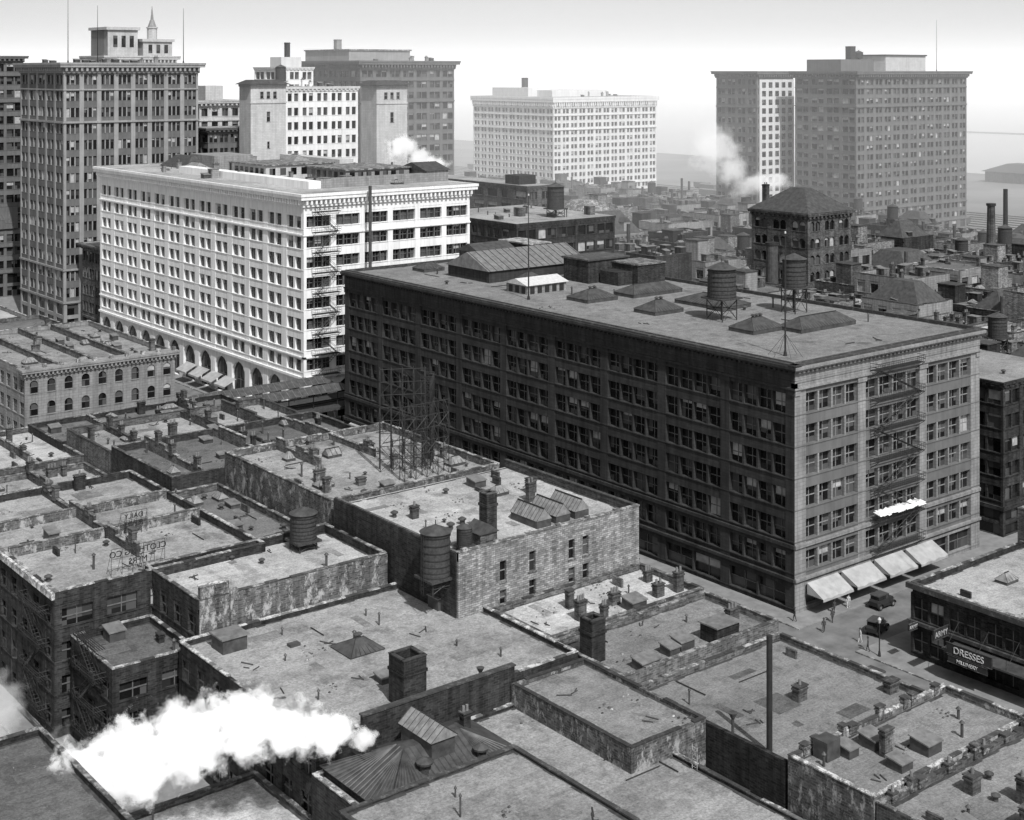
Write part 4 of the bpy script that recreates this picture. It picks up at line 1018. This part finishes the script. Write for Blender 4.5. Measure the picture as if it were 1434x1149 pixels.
def plume(name, blobs, dens, emi, nscale, gain=5.0, amp=1.3):
    m, t, v = vol_mat(name+'_vapour', 0, 0)
    p = pos(t); acc = None
    for (c, r) in blobs:
        s = t.nodes.new('ShaderNodeVectorMath'); s.operation = 'SUBTRACT'; s.inputs[1].default_value = c; t.links.new(p, s.inputs[0])
        d = t.nodes.new('ShaderNodeVectorMath'); d.operation = 'DIVIDE'; d.inputs[1].default_value = r; t.links.new(s.outputs[0], d.inputs[0])
        l = t.nodes.new('ShaderNodeVectorMath'); l.operation = 'LENGTH'; t.links.new(d.outputs[0], l.inputs[0])
        f = t.nodes.new('ShaderNodeMath'); f.operation = 'SUBTRACT'; f.inputs[0].default_value = 1; t.links.new(l.outputs['Value'], f.inputs[1])
        if acc is None: acc = f.outputs[0]
        else:
            q = t.nodes.new('ShaderNodeMath'); q.operation = 'SMOOTH_MAX'; q.inputs[2].default_value = .2
            t.links.new(acc, q.inputs[0]); t.links.new(f.outputs[0], q.inputs[1]); acc = q.outputs[0]
    n = noise(t, p, nscale, 7, .62)
    a = t.nodes.new('ShaderNodeMath'); a.operation = 'MULTIPLY_ADD'; a.inputs[1].default_value = amp*2; a.inputs[2].default_value = -amp
    t.links.new(n, a.inputs[0])
    s = t.nodes.new('ShaderNodeMath'); s.operation = 'ADD'; t.links.new(acc, s.inputs[0]); t.links.new(a.outputs[0], s.inputs[1])
    g = t.nodes.new('ShaderNodeMath'); g.operation = 'MULTIPLY'; g.use_clamp = True; g.inputs[1].default_value = gain; t.links.new(s.outputs[0], g.inputs[0])
    for k, val in (('Density', dens), ('Emission Strength', emi)):  # vapour also glows with its density, in place of scattered light
        h = t.nodes.new('ShaderNodeMath'); h.operation = 'MULTIPLY'; h.inputs[1].default_value = val
        t.links.new(g.outputs[0], h.inputs[0]); t.links.new(h.outputs[0], v.inputs[k])
    k = 1.35
    x0 = min(c[0]-r[0]*k for c, r in blobs); x1 = max(c[0]+r[0]*k for c, r in blobs)
    y0 = min(c[1]-r[1]*k for c, r in blobs); y1 = max(c[1]+r[1]*k for c, r in blobs)
    z0 = min(c[2]-r[2]*k for c, r in blobs); z1 = max(c[2]+r[2]*k for c, r in blobs)
    vol_box(name, m, x0, x1, y0, y1, z0, z1)
plume('steam_plume', [((67.6,106.5,13.2),(1.2,1.2,.9)),((65.5,108,13.8),(2,2,1.5)),((62.5,110,14.2),(2.8,2.6,2.0)),((59.3,112.8,14.6),(3.4,3.0,2.6)),
      ((55.5,116,13.2),(3.6,3.2,2.9)),((51.6,118.6,11.6),(3.8,3.4,3.2)),((48,121.6,10.3),(2.6,2.6,2.4))], 1.6, .85, .55, gain=4, amp=1.6)
plume('steam_plume', [((46,140,9),(3,4,4)),((43,146,13),(4,4,3.4)),((49,134,5),(3,3,3))], .16, .055, .3, gain=2.5, amp=1.5)
plume('smoke_plume', [((330,299,36),(4,4,4)),((327,301,42),(6,6,5)),((322,304,49),(8,8,7)),((336,296,38),(9,8,3))], .12, .05, .18, gain=2, amp=1.4)
plume('smoke_plume', [((205,296,50),(3,3,3)),((202,299,53),(4,4,3)),((207,293,49),(4,4,2))], .4, .2, .4, gain=3, amp=1.4)

# ------------------------------------------------------------------ light, sky, camera
w = bpy.data.worlds.new('World'); sc.world = w; w.use_nodes = True; t = w.node_tree
sky = t.nodes.new('ShaderNodeTexSky'); sky.sky_type = 'NISHITA'; sky.sun_disc = False
el = math.radians(50); sv = Vector((-.27, -.96)).normalized()
az = math.atan2(sv.x, sv.y)
sky.sun_elevation = el; sky.sun_rotation = az; sky.dust_density = 4; sky.air_density = 1.2; sky.altitude = 0
bw = t.nodes.new('ShaderNodeRGBToBW'); bg = t.nodes['Background']
t.links.new(sky.outputs[0], bw.inputs[0])
tc = t.nodes.new('ShaderNodeTexCoord'); sp = t.nodes.new('ShaderNodeSeparateXYZ'); t.links.new(tc.outputs['Generated'], sp.inputs[0])
ab = t.nodes.new('ShaderNodeMath'); ab.operation = 'MAXIMUM'; ab.inputs[1].default_value = 0; t.links.new(sp.outputs[2], ab.inputs[0])
m1 = t.nodes.new('ShaderNodeMath'); m1.operation = 'MULTIPLY'; m1.inputs[1].default_value = -5.0; t.links.new(ab.outputs[0], m1.inputs[0])
ex = t.nodes.new('ShaderNodeMath'); ex.operation = 'EXPONENT'; t.links.new(m1.outputs[0], ex.inputs[0])
m2 = t.nodes.new('ShaderNodeMath'); m2.operation = 'MULTIPLY_ADD'; m2.inputs[1].default_value = 7.2; t.links.new(ex.outputs[0], m2.inputs[0]); t.links.new(bw.outputs[0], m2.inputs[2])
t.links.new(m2.outputs[0], bg.inputs['Color']); bg.inputs['Strength'].default_value = .09
L = bpy.data.lights.new('sun', 'SUN'); L.energy = 4.4; L.angle = math.radians(.5); L.color = (1, 1, 1)
so = bpy.data.objects.new('sun', L); COL.objects.link(so)
d = Vector((sv.x*math.cos(el), sv.y*math.cos(el), math.sin(el)))
so.rotation_euler = d.to_track_quat('Z', 'Y').to_euler(); so.location = (0, 0, 200)
c = bpy.data.cameras.new('camera'); c.sensor_width = 36; c.lens = 49.53; c.shift_y = -.331; c.clip_end = 60000; c.clip_start = 1
co = bpy.data.objects.new('camera', c); COL.objects.link(co); co.location = (0, 0, 72.6)
co.rotation_euler = (math.pi/2, 0, -math.radians(38.5)); sc.camera = co
sc.view_settings.view_transform = 'Standard'; sc.view_settings.look = 'None'; sc.view_settings.exposure = 0
